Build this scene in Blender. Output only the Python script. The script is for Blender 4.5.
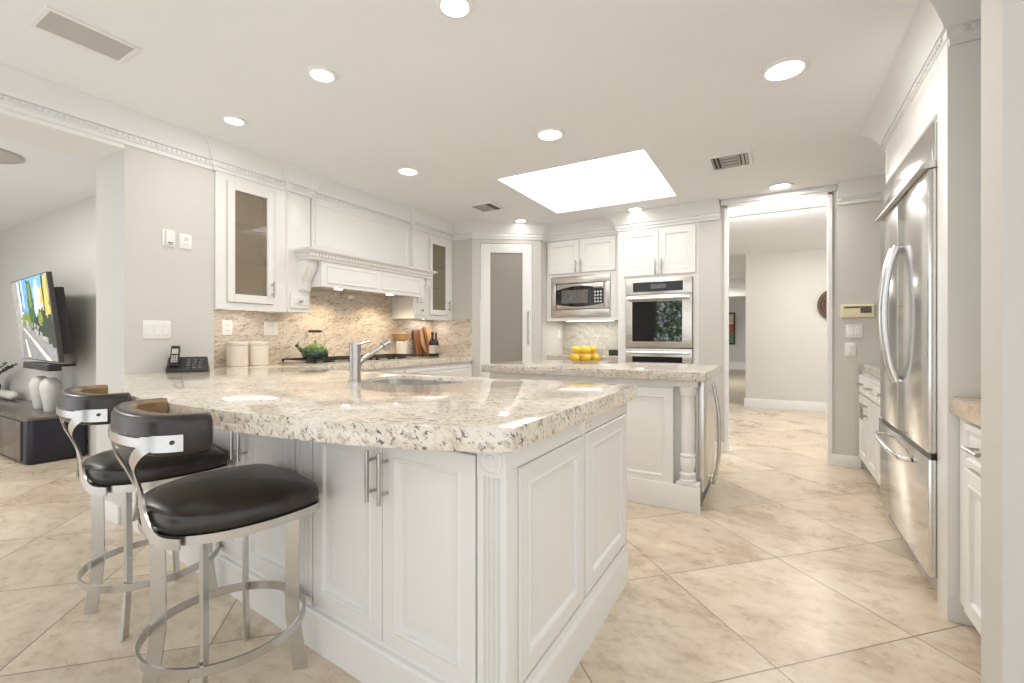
import bpy, bmesh, math, random
from mathutils import Vector, Matrix
random.seed(7)
PI = math.pi
for o in list(bpy.data.objects):
    bpy.data.objects.remove(o, do_unlink=True)
SC = bpy.context.scene
COL = SC.collection

# ------------------------------------------------------------ camera, world, light, exposure
cd = bpy.data.cameras.new('camera')
cd.sensor_width = 36.0
cd.lens = 457 / 1024 * 36.0
cd.shift_y = -4.5 / 1024
cd.clip_start = 0.05
cam = bpy.data.objects.new('camera', cd)
cam.location = (0, 0, 1.12)
cam.rotation_euler = (PI / 2, 0, math.radians(30))
COL.objects.link(cam)
SC.camera = cam

world = bpy.data.worlds.new('world')
SC.world = world
world.use_nodes = True
bg = world.node_tree.nodes['Background']
bg.inputs[0].default_value = (0.945, 0.975, 1.0, 1)
bg.inputs[1].default_value = 1.45

SC.view_settings.view_transform = 'Standard'
SC.view_settings.look = 'None'
SC.view_settings.gamma = 1.0
SC.view_settings.exposure = 0.14
SC.view_settings.use_curve_mapping = False

def lamp(name, kind, loc, power, color=(1, .93, .84), size=.12, rot=(0, 0, 0), spread=None, size_y=None, spot=None):
    l = bpy.data.lights.new(name, kind)
    l.energy = power
    l.color = color
    if kind == 'AREA':
        l.shape = 'DISK' if size_y is None else 'RECTANGLE'
        l.size = size
        if size_y is not None:
            l.size_y = size_y
        if spread is not None:
            l.spread = spread
    elif kind == 'SPOT':
        l.spot_size = spot or math.radians(110)
        l.spot_blend = .6
        l.shadow_soft_size = size
    o = bpy.data.objects.new(name, l)
    o.location = loc
    o.rotation_euler = rot
    COL.objects.link(o)
    return o

CEIL = 2.44
CANS = [(-1.105, 1.46), (-1.973, 1.51), (-2.854, 1.562), (-1.272, 2.697), (0.037, 2.622),
        (-2.533, 2.734), (0.033, 4.631), (-1.26, 4.716), (-2.53, 4.753 - .45)]
CANS[8] = (-2.50, 4.53)

# ------------------------------------------------------------ materials
def new_mat(name):
    m = bpy.data.materials.new(name)
    m.use_nodes = True
    nt = m.node_tree
    return m, nt, nt.nodes['Principled BSDF']

def N(nt, typ, **kw):
    n = nt.nodes.new(typ)
    for k, v in kw.items():
        if k.startswith('i_'):
            n.inputs[k[2:].replace('_', ' ')].default_value = v
        else:
            setattr(n, k, v)
    return n

def ramp(nt, stops, src=None):
    r = nt.nodes.new('ShaderNodeValToRGB')
    e = r.color_ramp.elements
    e[0].position, e[0].color = stops[0][0], (*stops[0][1], 1)
    e[1].position, e[1].color = stops[-1][0], (*stops[-1][1], 1)
    for p, c in stops[1:-1]:
        x = e.new(p)
        x.color = (*c, 1)
    if src is not None:
        nt.links.new(src, r.inputs[0])
    return r

def simple(name, col, rough=.5, metal=0.0, var=.03, scale=8.0, coat=0.0, bump=0.0, emit=0.0):
    m, nt, b = new_mat(name)
    tc = N(nt, 'ShaderNodeTexCoord')
    ns = N(nt, 'ShaderNodeTexNoise')
    ns.inputs['Scale'].default_value = scale
    ns.inputs['Detail'].default_value = 3
    nt.links.new(tc.outputs['Object'], ns.inputs['Vector'])
    lo = [max(0, c * (1 - var)) for c in col]
    hi = [min(1, c * (1 + var)) for c in col]
    r = ramp(nt, [(.3, lo), (.7, hi)], ns.outputs['Fac'])
    nt.links.new(r.outputs['Color'], b.inputs['Base Color'])
    b.inputs['Roughness'].default_value = rough
    b.inputs['Metallic'].default_value = metal
    if coat:
        b.inputs['Coat Weight'].default_value = coat
        b.inputs['Coat Roughness'].default_value = .08
    if bump:
        bp = N(nt, 'ShaderNodeBump')
        bp.inputs['Strength'].default_value = bump
        bp.inputs['Distance'].default_value = .01
        nt.links.new(ns.outputs['Fac'], bp.inputs['Height'])
        nt.links.new(bp.outputs['Normal'], b.inputs['Normal'])
    if emit:
        b.inputs['Emission Color'].default_value = (*col, 1)
        b.inputs['Emission Strength'].default_value = emit
    return m

def emitter(name, col, s):
    m, nt, b = new_mat(name)
    b.inputs['Base Color'].default_value = (*col, 1)
    b.inputs['Emission Color'].default_value = (*col, 1)
    b.inputs['Emission Strength'].default_value = s
    return m

def steel(name, col, rough, axis=2, stretch=60):
    m, nt, b = new_mat(name)
    tc = N(nt, 'ShaderNodeTexCoord')
    mp = N(nt, 'ShaderNodeMapping')
    sc = [stretch, stretch, stretch]
    sc[axis] = 1.0
    mp.inputs['Scale'].default_value = sc
    ns = N(nt, 'ShaderNodeTexNoise')
    ns.inputs['Scale'].default_value = 6
    ns.inputs['Detail'].default_value = 2
    nt.links.new(tc.outputs['Object'], mp.inputs['Vector'])
    nt.links.new(mp.outputs['Vector'], ns.inputs['Vector'])
    r = ramp(nt, [(.3, [c * .93 for c in col]), (.7, [min(1, c * 1.05) for c in col])], ns.outputs['Fac'])
    nt.links.new(r.outputs['Color'], b.inputs['Base Color'])
    mr = N(nt, 'ShaderNodeMapRange')
    mr.inputs['To Min'].default_value = rough * .8
    mr.inputs['To Max'].default_value = rough * 1.25
    nt.links.new(ns.outputs['Fac'], mr.inputs['Value'])
    nt.links.new(mr.outputs['Result'], b.inputs['Roughness'])
    b.inputs['Metallic'].default_value = 1.0
    return m

def granite(name, base, warm, dark, rot=(.5, .35, .75), scl=(1.0, 2.6, 2.2), cloud=4.0, fine=16.0, rough=.08, speck=.8, wave=.5):
    """cloudy stone with drawn-out mineral streaks and dark flecks"""
    m, nt, b = new_mat(name)
    L = nt.links.new
    tc = N(nt, 'ShaderNodeTexCoord')
    mp = N(nt, 'ShaderNodeMapping', vector_type='TEXTURE')
    mp.inputs['Rotation'].default_value = rot
    mp.inputs['Scale'].default_value = [1 / x for x in scl]
    L(tc.outputs['Object'], mp.inputs['Vector'])
    def noise(sc, det, ro, dist):
        n = N(nt, 'ShaderNodeTexNoise')
        n.inputs['Scale'].default_value = sc
        n.inputs['Detail'].default_value = det
        n.inputs['Roughness'].default_value = ro
        n.inputs['Distortion'].default_value = dist
        L(mp.outputs['Vector'], n.inputs['Vector'])
        return n.outputs['Fac']
    lite = [min(1, c * 1.06) for c in base]
    mid = [(p + q) / 2 for p, q in zip(base, warm)]
    r1 = ramp(nt, [(.30, warm), (.42, mid), (.55, base), (.75, lite)], noise(cloud, 10, .68, wave))
    r2 = ramp(nt, [(.36, (.62, .57, .53)), (.47, (.95, .94, .93)), (.53, (1, 1, 1)), (.66, (.84, .82, .80))], noise(fine, 8, .72, .3))
    m1 = N(nt, 'ShaderNodeMix', data_type='RGBA', blend_type='MULTIPLY')
    m1.inputs[0].default_value = .8
    L(r1.outputs['Color'], m1.inputs[6]); L(r2.outputs['Color'], m1.inputs[7])
    r3 = ramp(nt, [(.535, (0, 0, 0)), (.60, (1, 1, 1))], noise(fine * 2.6, 6, .7, .4))
    r4 = ramp(nt, [(.38, (.08, .08, .08)), (.53, (1, 1, 1))], noise(cloud * 1.7, 4, .6, .8))
    mul = N(nt, 'ShaderNodeMath', operation='MULTIPLY')
    L(r3.outputs['Color'], mul.inputs[0]); L(r4.outputs['Color'], mul.inputs[1])
    ml2 = N(nt, 'ShaderNodeMath', operation='MULTIPLY')
    L(mul.outputs[0], ml2.inputs[0])
    ml2.inputs[1].default_value = speck
    mx = N(nt, 'ShaderNodeMix', data_type='RGBA')
    L(ml2.outputs[0], mx.inputs[0])
    L(m1.outputs[2], mx.inputs[6])
    mx.inputs[7].default_value = (*dark, 1)
    L(mx.outputs[2], b.inputs['Base Color'])
    b.inputs['Roughness'].default_value = rough
    b.inputs['IOR'].default_value = 1.5
    return m

def tile_floor():
    m, nt, b = new_mat('travertine_tile')
    L = nt.links.new
    S = .632
    tc = N(nt, 'ShaderNodeTexCoord')
    sep = N(nt, 'ShaderNodeSeparateXYZ')
    L(tc.outputs['Object'], sep.inputs[0])
    def math2(op, a, bb):
        n = N(nt, 'ShaderNodeMath', operation=op)
        for i, x in enumerate((a, bb)):
            if isinstance(x, (int, float)):
                n.inputs[i].default_value = x
            elif x is not None:
                L(x, n.inputs[i])
        return n.outputs[0]
    k = math.sqrt(.5)
    p = math2('MULTIPLY', math2('ADD', sep.outputs[0], sep.outputs[1]), k / S)
    q = math2('MULTIPLY', math2('SUBTRACT', sep.outputs[1], sep.outputs[0]), k / S)
    p = math2('SUBTRACT', p, 1.265 / S)
    q = math2('SUBTRACT', q, 1.262 / S)
    fp, fq = math2('FRACT', p, None), math2('FRACT', q, None)
    ip, iq = math2('FLOOR', p, None), math2('FLOOR', q, None)
    ep = math2('MINIMUM', fp, math2('SUBTRACT', 1.0, fp))
    eq = math2('MINIMUM', fq, math2('SUBTRACT', 1.0, fq))
    e = math2('MINIMUM', ep, eq)
    grout = math2('LESS_THAN', e, .0042)
    cmb = N(nt, 'ShaderNodeCombineXYZ')
    L(ip, cmb.inputs[0]); L(iq, cmb.inputs[1])
    wn = N(nt, 'ShaderNodeTexWhiteNoise', noise_dimensions='3D')
    L(cmb.outputs[0], wn.inputs['Vector'])
    # each tile cut from another part of the stone
    off = N(nt, 'ShaderNodeVectorMath', operation='SCALE')
    L(wn.outputs['Color'], off.inputs[0]); off.inputs['Scale'].default_value = 30
    add = N(nt, 'ShaderNodeVectorMath', operation='ADD')
    L(tc.outputs['Object'], add.inputs[0]); L(off.outputs[0], add.inputs[1])
    mp = N(nt, 'ShaderNodeMapping')
    mp.inputs['Rotation'].default_value = (0, 0, .25)
    mp.inputs['Scale'].default_value = (.9, 1.3, 1)
    L(add.outputs[0], mp.inputs['Vector'])
    n1 = N(nt, 'ShaderNodeTexNoise')
    n1.inputs['Scale'].default_value = 2.2
    n1.inputs['Detail'].default_value = 9
    n1.inputs['Roughness'].default_value = .62
    n1.inputs['Distortion'].default_value = .5
    L(mp.outputs['Vector'], n1.inputs['Vector'])
    r1 = ramp(nt, [(.28, (.49, .39, .285)), (.43, (.64, .535, .41)), (.55, (.72, .615, .485)), (.72, (.79, .71, .585))], n1.outputs['Fac'])
    n2 = N(nt, 'ShaderNodeTexNoise')
    n2.inputs['Scale'].default_value = 13
    n2.inputs['Detail'].default_value = 10
    n2.inputs['Roughness'].default_value = .72
    L(mp.outputs['Vector'], n2.inputs['Vector'])
    r2 = ramp(nt, [(.36, (.70, .66, .61)), (.47, (.92, .90, .87)), (.58, (1, 1, 1))], n2.outputs['Fac'])
    mx = N(nt, 'ShaderNodeMix', data_type='RGBA', blend_type='MULTIPLY')
    mx.inputs[0].default_value = .8
    L(r1.outputs['Color'], mx.inputs[6]); L(r2.outputs['Color'], mx.inputs[7])
    hs = N(nt, 'ShaderNodeHueSaturation')
    L(mx.outputs[2], hs.inputs['Color'])
    mr = N(nt, 'ShaderNodeMapRange')
    mr.inputs['To Min'].default_value = .88
    mr.inputs['To Max'].default_value = 1.1
    L(wn.outputs['Value'], mr.inputs['Value'])
    L(mr.outputs['Result'], hs.inputs['Value'])
    mg = N(nt, 'ShaderNodeMix', data_type='RGBA')
    L(grout, mg.inputs[0])
    L(hs.outputs['Color'], mg.inputs[6])
    mg.inputs[7].default_value = (.27, .21, .15, 1)
    L(mg.outputs[2], b.inputs['Base Color'])
    rr = N(nt, 'ShaderNodeMapRange')
    rr.inputs['To Min'].default_value = .2
    rr.inputs['To Max'].default_value = .38
    L(n1.outputs['Fac'], rr.inputs['Value'])
    L(rr.outputs['Result'], b.inputs['Roughness'])
    bp = N(nt, 'ShaderNodeBump', invert=True)
    bp.inputs['Strength'].default_value = .5
    bp.inputs['Distance'].default_value = .002
    L(grout, bp.inputs['Height'])
    L(bp.outputs['Normal'], b.inputs['Normal'])
    return m

def wood(name, a, c, scale=5, rough=.45, axis=2):
    m, nt, b = new_mat(name)
    tc = N(nt, 'ShaderNodeTexCoord')
    mp = N(nt, 'ShaderNodeMapping')
    s = [6, 6, 6]
    s[axis] = .8
    mp.inputs['Scale'].default_value = s
    nt.links.new(tc.outputs['Object'], mp.inputs['Vector'])
    n1 = N(nt, 'ShaderNodeTexNoise')
    n1.inputs['Scale'].default_value = scale
    n1.inputs['Detail'].default_value = 6
    n1.inputs['Distortion'].default_value = 1.0
    nt.links.new(mp.outputs['Vector'], n1.inputs['Vector'])
    r = ramp(nt, [(.35, a), (.65, c)], n1.outputs['Fac'])
    nt.links.new(r.outputs['Color'], b.inputs['Base Color'])
    b.inputs['Roughness'].default_value = rough
    return m

def clear_glass(name, tint, gloss=.12):
    m, nt, b = new_mat(name)
    nt.nodes.remove(b)
    out = [n for n in nt.nodes if n.type == 'OUTPUT_MATERIAL'][0]
    t = N(nt, 'ShaderNodeBsdfTransparent')
    t.inputs[0].default_value = (*tint, 1)
    g = N(nt, 'ShaderNodeBsdfGlossy')
    g.inputs['Roughness'].default_value = .03
    lw = N(nt, 'ShaderNodeLayerWeight')
    lw.inputs['Blend'].default_value = .35
    fr = N(nt, 'ShaderNodeMath', operation='POWER')
    nt.links.new(lw.outputs['Facing'], fr.inputs[0])
    fr.inputs[1].default_value = 4.0
    ad = N(nt, 'ShaderNodeMath', operation='MULTIPLY_ADD')
    ad.inputs[1].default_value = .4
    ad.inputs[2].default_value = gloss + .02
    nt.links.new(fr.outputs[0], ad.inputs[0])
    mx = N(nt, 'ShaderNodeMixShader')
    nt.links.new(ad.outputs[0], mx.inputs[0])
    nt.links.new(t.outputs[0], mx.inputs[1])
    nt.links.new(g.outputs[0], mx.inputs[2])
    nt.links.new(mx.outputs[0], out.inputs[0])
    return m

def zgrad(name, stops, z0, z1, rough=.2, coat=.5):
    """enamel that runs from one colour to another up the piece"""
    m, nt, b = new_mat(name)
    tc = N(nt, 'ShaderNodeTexCoord')
    sp = N(nt, 'ShaderNodeSeparateXYZ')
    nt.links.new(tc.outputs['Object'], sp.inputs[0])
    mr = N(nt, 'ShaderNodeMapRange')
    mr.inputs['From Min'].default_value = z0
    mr.inputs['From Max'].default_value = z1
    nt.links.new(sp.outputs[2], mr.inputs['Value'])
    r = ramp(nt, stops, mr.outputs['Result'])
    nt.links.new(r.outputs['Color'], b.inputs['Base Color'])
    b.inputs['Roughness'].default_value = rough
    b.inputs['Coat Weight'].default_value = coat
    return m

M = {}
M['wall'] = simple('wall_paint', (.62, .60, .56), .75, var=.012, scale=2)
M['ceil'] = simple('ceiling_paint', (.83, .84, .855), .8, var=.012, scale=1.5)
M['white'] = simple('cabinet_white', (.80, .785, .755), .32, var=.012, scale=3)
M['trim'] = simple('trim_white', (.82, .81, .79), .4, var=.01, scale=3)
M['crown'] = simple('crown_paint', (.77, .77, .765), .6, var=.01, scale=3)
M['plastic'] = simple('white_plastic', (.82, .80, .77), .35, var=.01)
M['cream'] = simple('cream_ceramic', (.78, .72, .62), .3, var=.02)
M['vase'] = simple('chalk_ceramic', (.62, .60, .57), .45, var=.05, scale=14)
M['floor'] = tile_floor()
M['hallwood'] = wood('hall_wood', (.30, .25, .18), (.42, .36, .27), 3, .3, axis=0)
M['granite'] = granite('cream_granite', (.82, .76, .66), (.72, .61, .47), (.13, .11, .10), (.5, .65, .9), (1.0, 2.7, 2.3), 5, 15, .07, .95)
M['granite2'] = granite('grey_granite', (.66, .61, .54), (.55, .47, .38), (.09, .07, .06), (.3, .3, .4), (1.0, 1.4, 1.4), 8, 28, .1, .95)
M['splash'] = granite('splash_granite', (.72, .65, .56), (.56, .45, .34), (.20, .15, .13), (.28, 0, 0), (1.0, 1.0, 4.0), 4.0, 10, .14, .85, .5)
M['splash2'] = granite('niche_granite', (.58, .565, .50), (.46, .43, .36), (.16, .15, .13), (0, .3, 0), (1.0, 1.0, 2.0), 8, 20, .15, .5)
M['desk'] = granite('desk_granite', (.68, .56, .42), (.60, .47, .33), (.35, .24, .15), (0, 0, .5), (1, 2, 2), 7, 20, .15, .4)
M['steel'] = steel('brushed_steel', (.66, .65, .63), .28, axis=2)
M['steelh'] = steel('brushed_steel_level', (.66, .62, .57), .25, axis=0)
M['fridge'] = steel('fridge_steel', (.76, .755, .74), .15, axis=1, stretch=30)
M['chrome'] = steel('satin_nickel', (.50, .48, .455), .27, axis=2, stretch=4)
M['bright'] = steel('polished_steel', (.78, .775, .77), .16, axis=2, stretch=3)
M['stoolsteel'] = simple('stool_steel', (.58, .565, .54), .27, 1.0, var=.02, scale=60)
M['leather'] = simple('charcoal_leather', (.027, .021, .018), .30, var=.3, scale=26, bump=.05)
M['tan'] = simple('brown_leather', (.23, .145, .065), .4, var=.4, scale=14)  # brown for the inner face of the stool backrests
M['black'] = simple('black_plastic', (.018, .017, .017), .35, var=.1)
M['blackglass'] = simple('black_glass', (.010, .010, .011), .04, var=.05)
M['ovenglass'] = simple('oven_glass', (.010, .010, .011), .03, var=.05)
M['ovenglass'].node_tree.nodes['Principled BSDF'].inputs['IOR'].default_value = 2.9
M['iron'] = simple('cast_iron', (.02, .019, .018), .55, var=.2)
M['navy'] = simple('navy_lacquer', (.012, .014, .026), .28, var=.1)
M['consoletop'] = simple('console_veneer', (.12, .10, .085), .22, var=.15)
M['skyl'] = emitter('skylight_diffuser', (1, .995, .985), 3.6)
M['lens'] = emitter('lamp_lens', (1, .97, .92), 8)
M['glass'] = clear_glass('cabinet_glass', (.90, .87, .82), .03)
M['bowlglass'] = clear_glass('bowl_glass', (.97, .955, .90), .0)
M['obscure'] = clear_glass('obscure_cabinet_glass', (.92, .88, .80), .02)
nt_ = M['obscure'].node_tree
mx_ = [n for n in nt_.nodes if n.type == 'MIX_SHADER'][0]
df_ = N(nt_, 'ShaderNodeBsdfDiffuse'); df_.inputs[0].default_value = (.47, .41, .32, 1)
m2_ = N(nt_, 'ShaderNodeMixShader'); m2_.inputs[0].default_value = .3
tr_ = [n for n in nt_.nodes if n.type == 'BSDF_TRANSPARENT'][0]
nt_.links.new(tr_.outputs[0], m2_.inputs[1]); nt_.links.new(df_.outputs[0], m2_.inputs[2]); nt_.links.new(m2_.outputs[0], mx_.inputs[1])
M['frost'] = simple('frosted_glass', (.29, .262, .225), .28, var=.03, scale=1.2)
M['inside'] = simple('cabinet_inside', (.70, .62, .50), .5, var=.03)
M['shelfedge'] = simple('glass_shelf_edge', (.02, .018, .014), .2)
M['grey'] = simple('grille_grey', (.50, .475, .46), .6, var=.03)
M['darkslot'] = simple('duct_dark', (.05, .045, .04), .7)
M['wicker'] = wood('woven_wicker', (.07, .035, .018), (.19, .10, .05), 9, .7, axis=1)
M['walnut'] = wood('walnut_board', (.17, .06, .025), (.36, .15, .07), 4, .4)
M['maple'] = wood('maple_board', (.46, .25, .12), (.63, .38, .2), 4, .4)
M['olive'] = wood('olive_bowl', (.52, .27, .11), (.70, .42, .2), 4, .4, axis=0)
M['enamel'] = zgrad('green_enamel', [(0, (.004, .022, .008)), (.5, (.010, .055, .014)), (.68, (.035, .12, .02)), (.92, (.22, .34, .07))], .0, .115)
M['lemon'] = simple('lemon_peel', (.85, .58, .035), .4, var=.12, scale=30, bump=.1)
M['bottle'] = simple('dark_bottle', (.010, .012, .008), .08)
M['label'] = simple('bottle_label', (.50, .47, .40), .6)
M['almond'] = simple('almond_plastic', (.76, .69, .46), .45, var=.03)
M['lcd'] = simple('lcd_grey', (.13, .12, .11), .25, var=.5, scale=90)
M['leaf'] = simple('dark_leaf', (.035, .05, .028), .5, var=.3)
M['twig'] = simple('dark_twig', (.03, .022, .016), .7)
M['fuzz'] = simple('white_coral', (.72, .68, .62), .8, var=.1, bump=.5, scale=30)
M['hedge'] = simple('garden_leaf', (.10, .22, .06), .6, var=.9, scale=9, bump=.6)
M['darkwood'] = simple('dark_frame', (.03, .022, .018), .5)
M['tvbezel'] = simple('tv_bezel', (.06, .055, .05), .5)
for k, c, s in (('p_sky', (.16, .42, .85), .9), ('p_cloud', (.72, .83, .93), .8), ('p_tree', (.05, .13, .035), .8),
                ('p_tree2', (.22, .28, .05), .8), ('p_road', (.30, .30, .31), .9), ('p_line', (.88, .84, .70), .9),
                ('p_dark', (.03, .045, .025), .8), ('p_gold', (.62, .47, .12), .8), ('p_grey', (.44, .42, .40), .8)):
    M[k] = simple('tv_' + k, c, .5, var=.3, scale=25, emit=s * .32)
for k, c in (('a_green', (.10, .22, .10)), ('a_red', (.38, .10, .06)), ('a_cream', (.6, .5, .33))):
    M[k] = simple('art_' + k, c, .6, var=.5, scale=14)

# ------------------------------------------------------------ mesh builder
class MB:
    def __init__(s):
        s.bm = bmesh.new()
        s.mi = 0
        s.X = None
    def v(s, p):
        p = Vector(p)
        if s.X is not None:
            p = s.X @ p
        return s.bm.verts.new(p)
    def face(s, vs):
        try:
            f = s.bm.faces.new(vs)
            f.material_index = s.mi
            return f
        except ValueError:
            return None
    def box(s, x0, y0, z0, x1, y1, z1):
        vs = [s.v((x, y, z)) for z in (z0, z1) for x, y in ((x0, y0), (x1, y0), (x1, y1), (x0, y1))]
        for q in ((0, 3, 2, 1), (4, 5, 6, 7), (0, 1, 5, 4), (1, 2, 6, 5), (2, 3, 7, 6), (3, 0, 4, 7)):
            s.face([vs[i] for i in q])
        return s
    def prism(s, poly, z0, z1):
        a = [s.v((x, y, z0)) for x, y in poly]
        b = [s.v((x, y, z1)) for x, y in poly]
        n = len(poly)
        s.face(a[::-1]); s.face(b)
        for i in range(n):
            s.face([a[i], a[(i + 1) % n], b[(i + 1) % n], b[i]])
        return s
    def holed(s, outer, holes, z0, z1):
        loops = []
        for z in (z0, z1):
            es = []
            ls = []
            for lp in [outer] + holes:
                vs = [s.v((x, y, z)) for x, y in lp]
                ls.append(vs)
                for i in range(len(vs)):
                    es.append(s.bm.edges.new((vs[i], vs[(i + 1) % len(vs)])))
            r = bmesh.ops.triangle_fill(s.bm, use_beauty=True, use_dissolve=False, edges=es)
            for f in r['geom']:
                if isinstance(f, bmesh.types.BMFace):
                    f.material_index = s.mi
            loops.append(ls)
        for a, b in zip(*loops):
            n = len(a)
            for i in range(n):
                s.face([a[i], a[(i + 1) % n], b[(i + 1) % n], b[i]])
        return s
    def rings(s, loops, cap0=True, cap1=True, closed=True):
        vs = [[s.v(p) for p in lp] for lp in loops]
        n = len(vs[0])
        for a, b in zip(vs, vs[1:]):
            for i in range(n if closed else n - 1):
                s.face([a[i], a[(i + 1) % n], b[(i + 1) % n], b[i]])
        if cap0:
            s.face(vs[0][::-1])
        if cap1:
            s.face(vs[-1])
        return s
    def lathe(s, prof, c=(0, 0, 0), n=24, cap0=True, cap1=True, axis='z'):
        lps = []
        for r, z in prof:
            lp = []
            for i in range(n):
                a = 2 * PI * i / n
                if axis == 'z':
                    lp.append((c[0] + r * math.cos(a), c[1] + r * math.sin(a), c[2] + z))
                elif axis == 'y':
                    lp.append((c[0] + r * math.cos(a), c[1] + z, c[2] - r * math.sin(a)))
                else:
                    lp.append((c[0] + z, c[1] + r * math.cos(a), c[2] + r * math.sin(a)))
            lps.append(lp)
        return s.rings(lps, cap0, cap1)
    def tube(s, pts, r, n=10, closed=False):
        pts = [Vector(p) for p in pts]
        rs = r if isinstance(r, (list, tuple)) else [r] * len(pts)
        m = len(pts)
        lps = []
        up = None
        for i, p in enumerate(pts):
            if closed:
                t = (pts[(i + 1) % m] - pts[i - 1]).normalized()
            else:
                t = (pts[min(i + 1, m - 1)] - pts[max(i - 1, 0)]).normalized()
            if up is None:
                up = Vector((0, 0, 1)) if abs(t.z) < .9 else Vector((1, 0, 0))
            u = (up - t * up.dot(t)).normalized()
            w = t.cross(u)
            up = u
            lps.append([p + (u * math.cos(2 * PI * k / n) + w * math.sin(2 * PI * k / n)) * rs[i] for k in range(n)])
        if closed:
            lps.append(lps[0])
            return s.rings(lps, False, False)
        return s.rings(lps)
    def ribbon(s, pts, nrm, w, t):
        """flat bar along pts; nrm = thickness direction at each point"""
        pts = [Vector(p) for p in pts]
        lps = []
        for i, p in enumerate(pts):
            tg = (pts[min(i + 1, len(pts) - 1)] - pts[max(i - 1, 0)]).normalized()
            n = Vector(nrm[i] if isinstance(nrm, list) else nrm)
            n = (n - tg * n.dot(tg)).normalized()
            b = tg.cross(n)
            lps.append([p + b * w / 2 + n * t / 2, p - b * w / 2 + n * t / 2, p - b * w / 2 - n * t / 2, p + b * w / 2 - n * t / 2])
        return s.rings(lps)
    def panel(s, x0, x1, z0, z1, prof, yb):
        """rectangular moulded panel seen from -y: prof = [(inset, y), ...] from the outside in; yb = back"""
        def lp(i, y):
            return [(x0 + i, y, z0 + i), (x1 - i, y, z0 + i), (x1 - i, y, z1 - i), (x0 + i, y, z1 - i)]
        return s.rings([lp(0, yb)] + [lp(i, y) for i, y in prof])
    def build(s, name, mat, parent=None, bevel=0, sharp=32, smooth=True):
        bm = s.bm
        bmesh.ops.recalc_face_normals(bm, faces=bm.faces[:])
        if bevel:
            es = [e for e in bm.edges if len(e.link_faces) == 2 and e.calc_face_angle(0) > math.radians(40)]
            bmesh.ops.bevel(bm, geom=es, offset=bevel, segments=2, affect='EDGES', profile=.6, clamp_overlap=True)
        lim = math.radians(sharp)
        for f in bm.faces:
            f.smooth = smooth
        for e in bm.edges:
            if len(e.link_faces) == 2 and e.calc_face_angle(0) > lim:
                e.smooth = False
        me = bpy.data.meshes.new(name)
        bm.to_mesh(me)
        bm.free()
        for m in (mat if isinstance(mat, (list, tuple)) else [mat]):
            me.materials.append(M[m] if isinstance(m, str) else m)
        o = bpy.data.objects.new(name, me)
        COL.objects.link(o)
        if parent is not None:
            o.parent = parent
        return o

def tag(o, label, cat, group=None, kind=None):
    o['label'] = label
    o['category'] = cat
    if group:
        o['group'] = group
    if kind:
        o['kind'] = kind
    return o

def thing(name, label, cat, loc=(0, 0, 0), rz=0, group=None):
    o = bpy.data.objects.new(name, None)
    o.empty_display_size = .1
    o.location = loc
    o.rotation_euler = (0, 0, rz)
    COL.objects.link(o)
    return tag(o, label, cat, group)

def kids(o):
    return [c for c in bpy.data.objects if c.parent == o]

def dup(root, loc, rot, label):
    r = root.copy()
    COL.objects.link(r)
    r.location = loc
    r.rotation_euler = rot if isinstance(rot, tuple) else (0, 0, rot)
    r['label'] = label
    def rec(src, dst):
        for ch in kids(src):
            c = ch.copy()
            COL.objects.link(c)
            c.parent = dst
            rec(ch, c)
    rec(root, r)
    return r

def struct(name, mb, mat, label, cat, **kw):
    o = mb.build(name, mat, **kw)
    return tag(o, label, cat, kind='structure')

def local(parent, pts):
    """world (x, y) to the frame of a thing"""
    mi = (Matrix.Translation(parent.location) @ parent.rotation_euler.to_matrix().to_4x4()).inverted()
    return [tuple((mi @ Vector((x, y, 0)))[:2]) for x, y in pts]

def spline(pts, sub=6, closed=False):
    pts = [Vector(p) for p in pts]
    n = len(pts)
    out = []
    rng = range(n if closed else n - 1)
    for i in rng:
        g = lambda k: pts[k % n] if closed else pts[max(0, min(n - 1, k))]
        p0, p1, p2, p3 = g(i - 1), g(i), g(i + 1), g(i + 2)
        for k in range(sub):
            t = k / sub
            out.append(.5 * ((2 * p1) + (p2 - p0) * t + (2 * p0 - 5 * p1 + 4 * p2 - p3) * t * t + (3 * p1 - p0 - 3 * p2 + p3) * t ** 3))
    if not closed:
        out.append(pts[-1])
    return out

def rrect(x0, y0, x1, y1, r, n=6):
    out = []
    for cx, cy, a0 in ((x1 - r, y0 + r, -PI / 2), (x1 - r, y1 - r, 0), (x0 + r, y1 - r, PI / 2), (x0 + r, y0 + r, PI)):
        for i in range(n + 1):
            a = a0 + PI / 2 * i / n
            out.append((cx + r * math.cos(a), cy + r * math.sin(a)))
    return out

def crown(mb, path, ztop, prof, dentil=None, step=.05, dn=99):
    """moulding swept along a level path; the room lies to the right of the walk"""
    pts = [Vector((x, y)) for x, y in path]
    dirs = [(b - a).normalized() for a, b in zip(pts, pts[1:])]
    nr = [Vector((d.y, -d.x)) for d in dirs]
    lps = []
    for i, p in enumerate(pts):
        if i == 0:
            m = nr[0]
        elif i == len(pts) - 1:
            m = nr[-1]
        else:
            m = nr[i - 1] + nr[i]
            m = m / max(.35, m.dot(nr[i]))
        lps.append([(p.x + m.x * o, p.y + m.y * o, ztop + z) for o, z in prof])
    mb.rings(lps)
    if dentil:
        o0, o1, za, zb = dentil
        for i, d in enumerate(dirs):
            Ln = (pts[i + 1] - pts[i]).length
            if Ln < .09 or i >= dn:
                continue
            k = int((Ln - .02) / step)
            for j in range(k):
                t = .02 + step * j
                c = pts[i] + d * t
                e = c + d * step * .5
                q = [c + nr[i] * o0, e + nr[i] * o0, e + nr[i] * o1, c + nr[i] * o1]
                mb.prism([(a.x, a.y) for a in q], ztop + za, ztop + zb)

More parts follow.
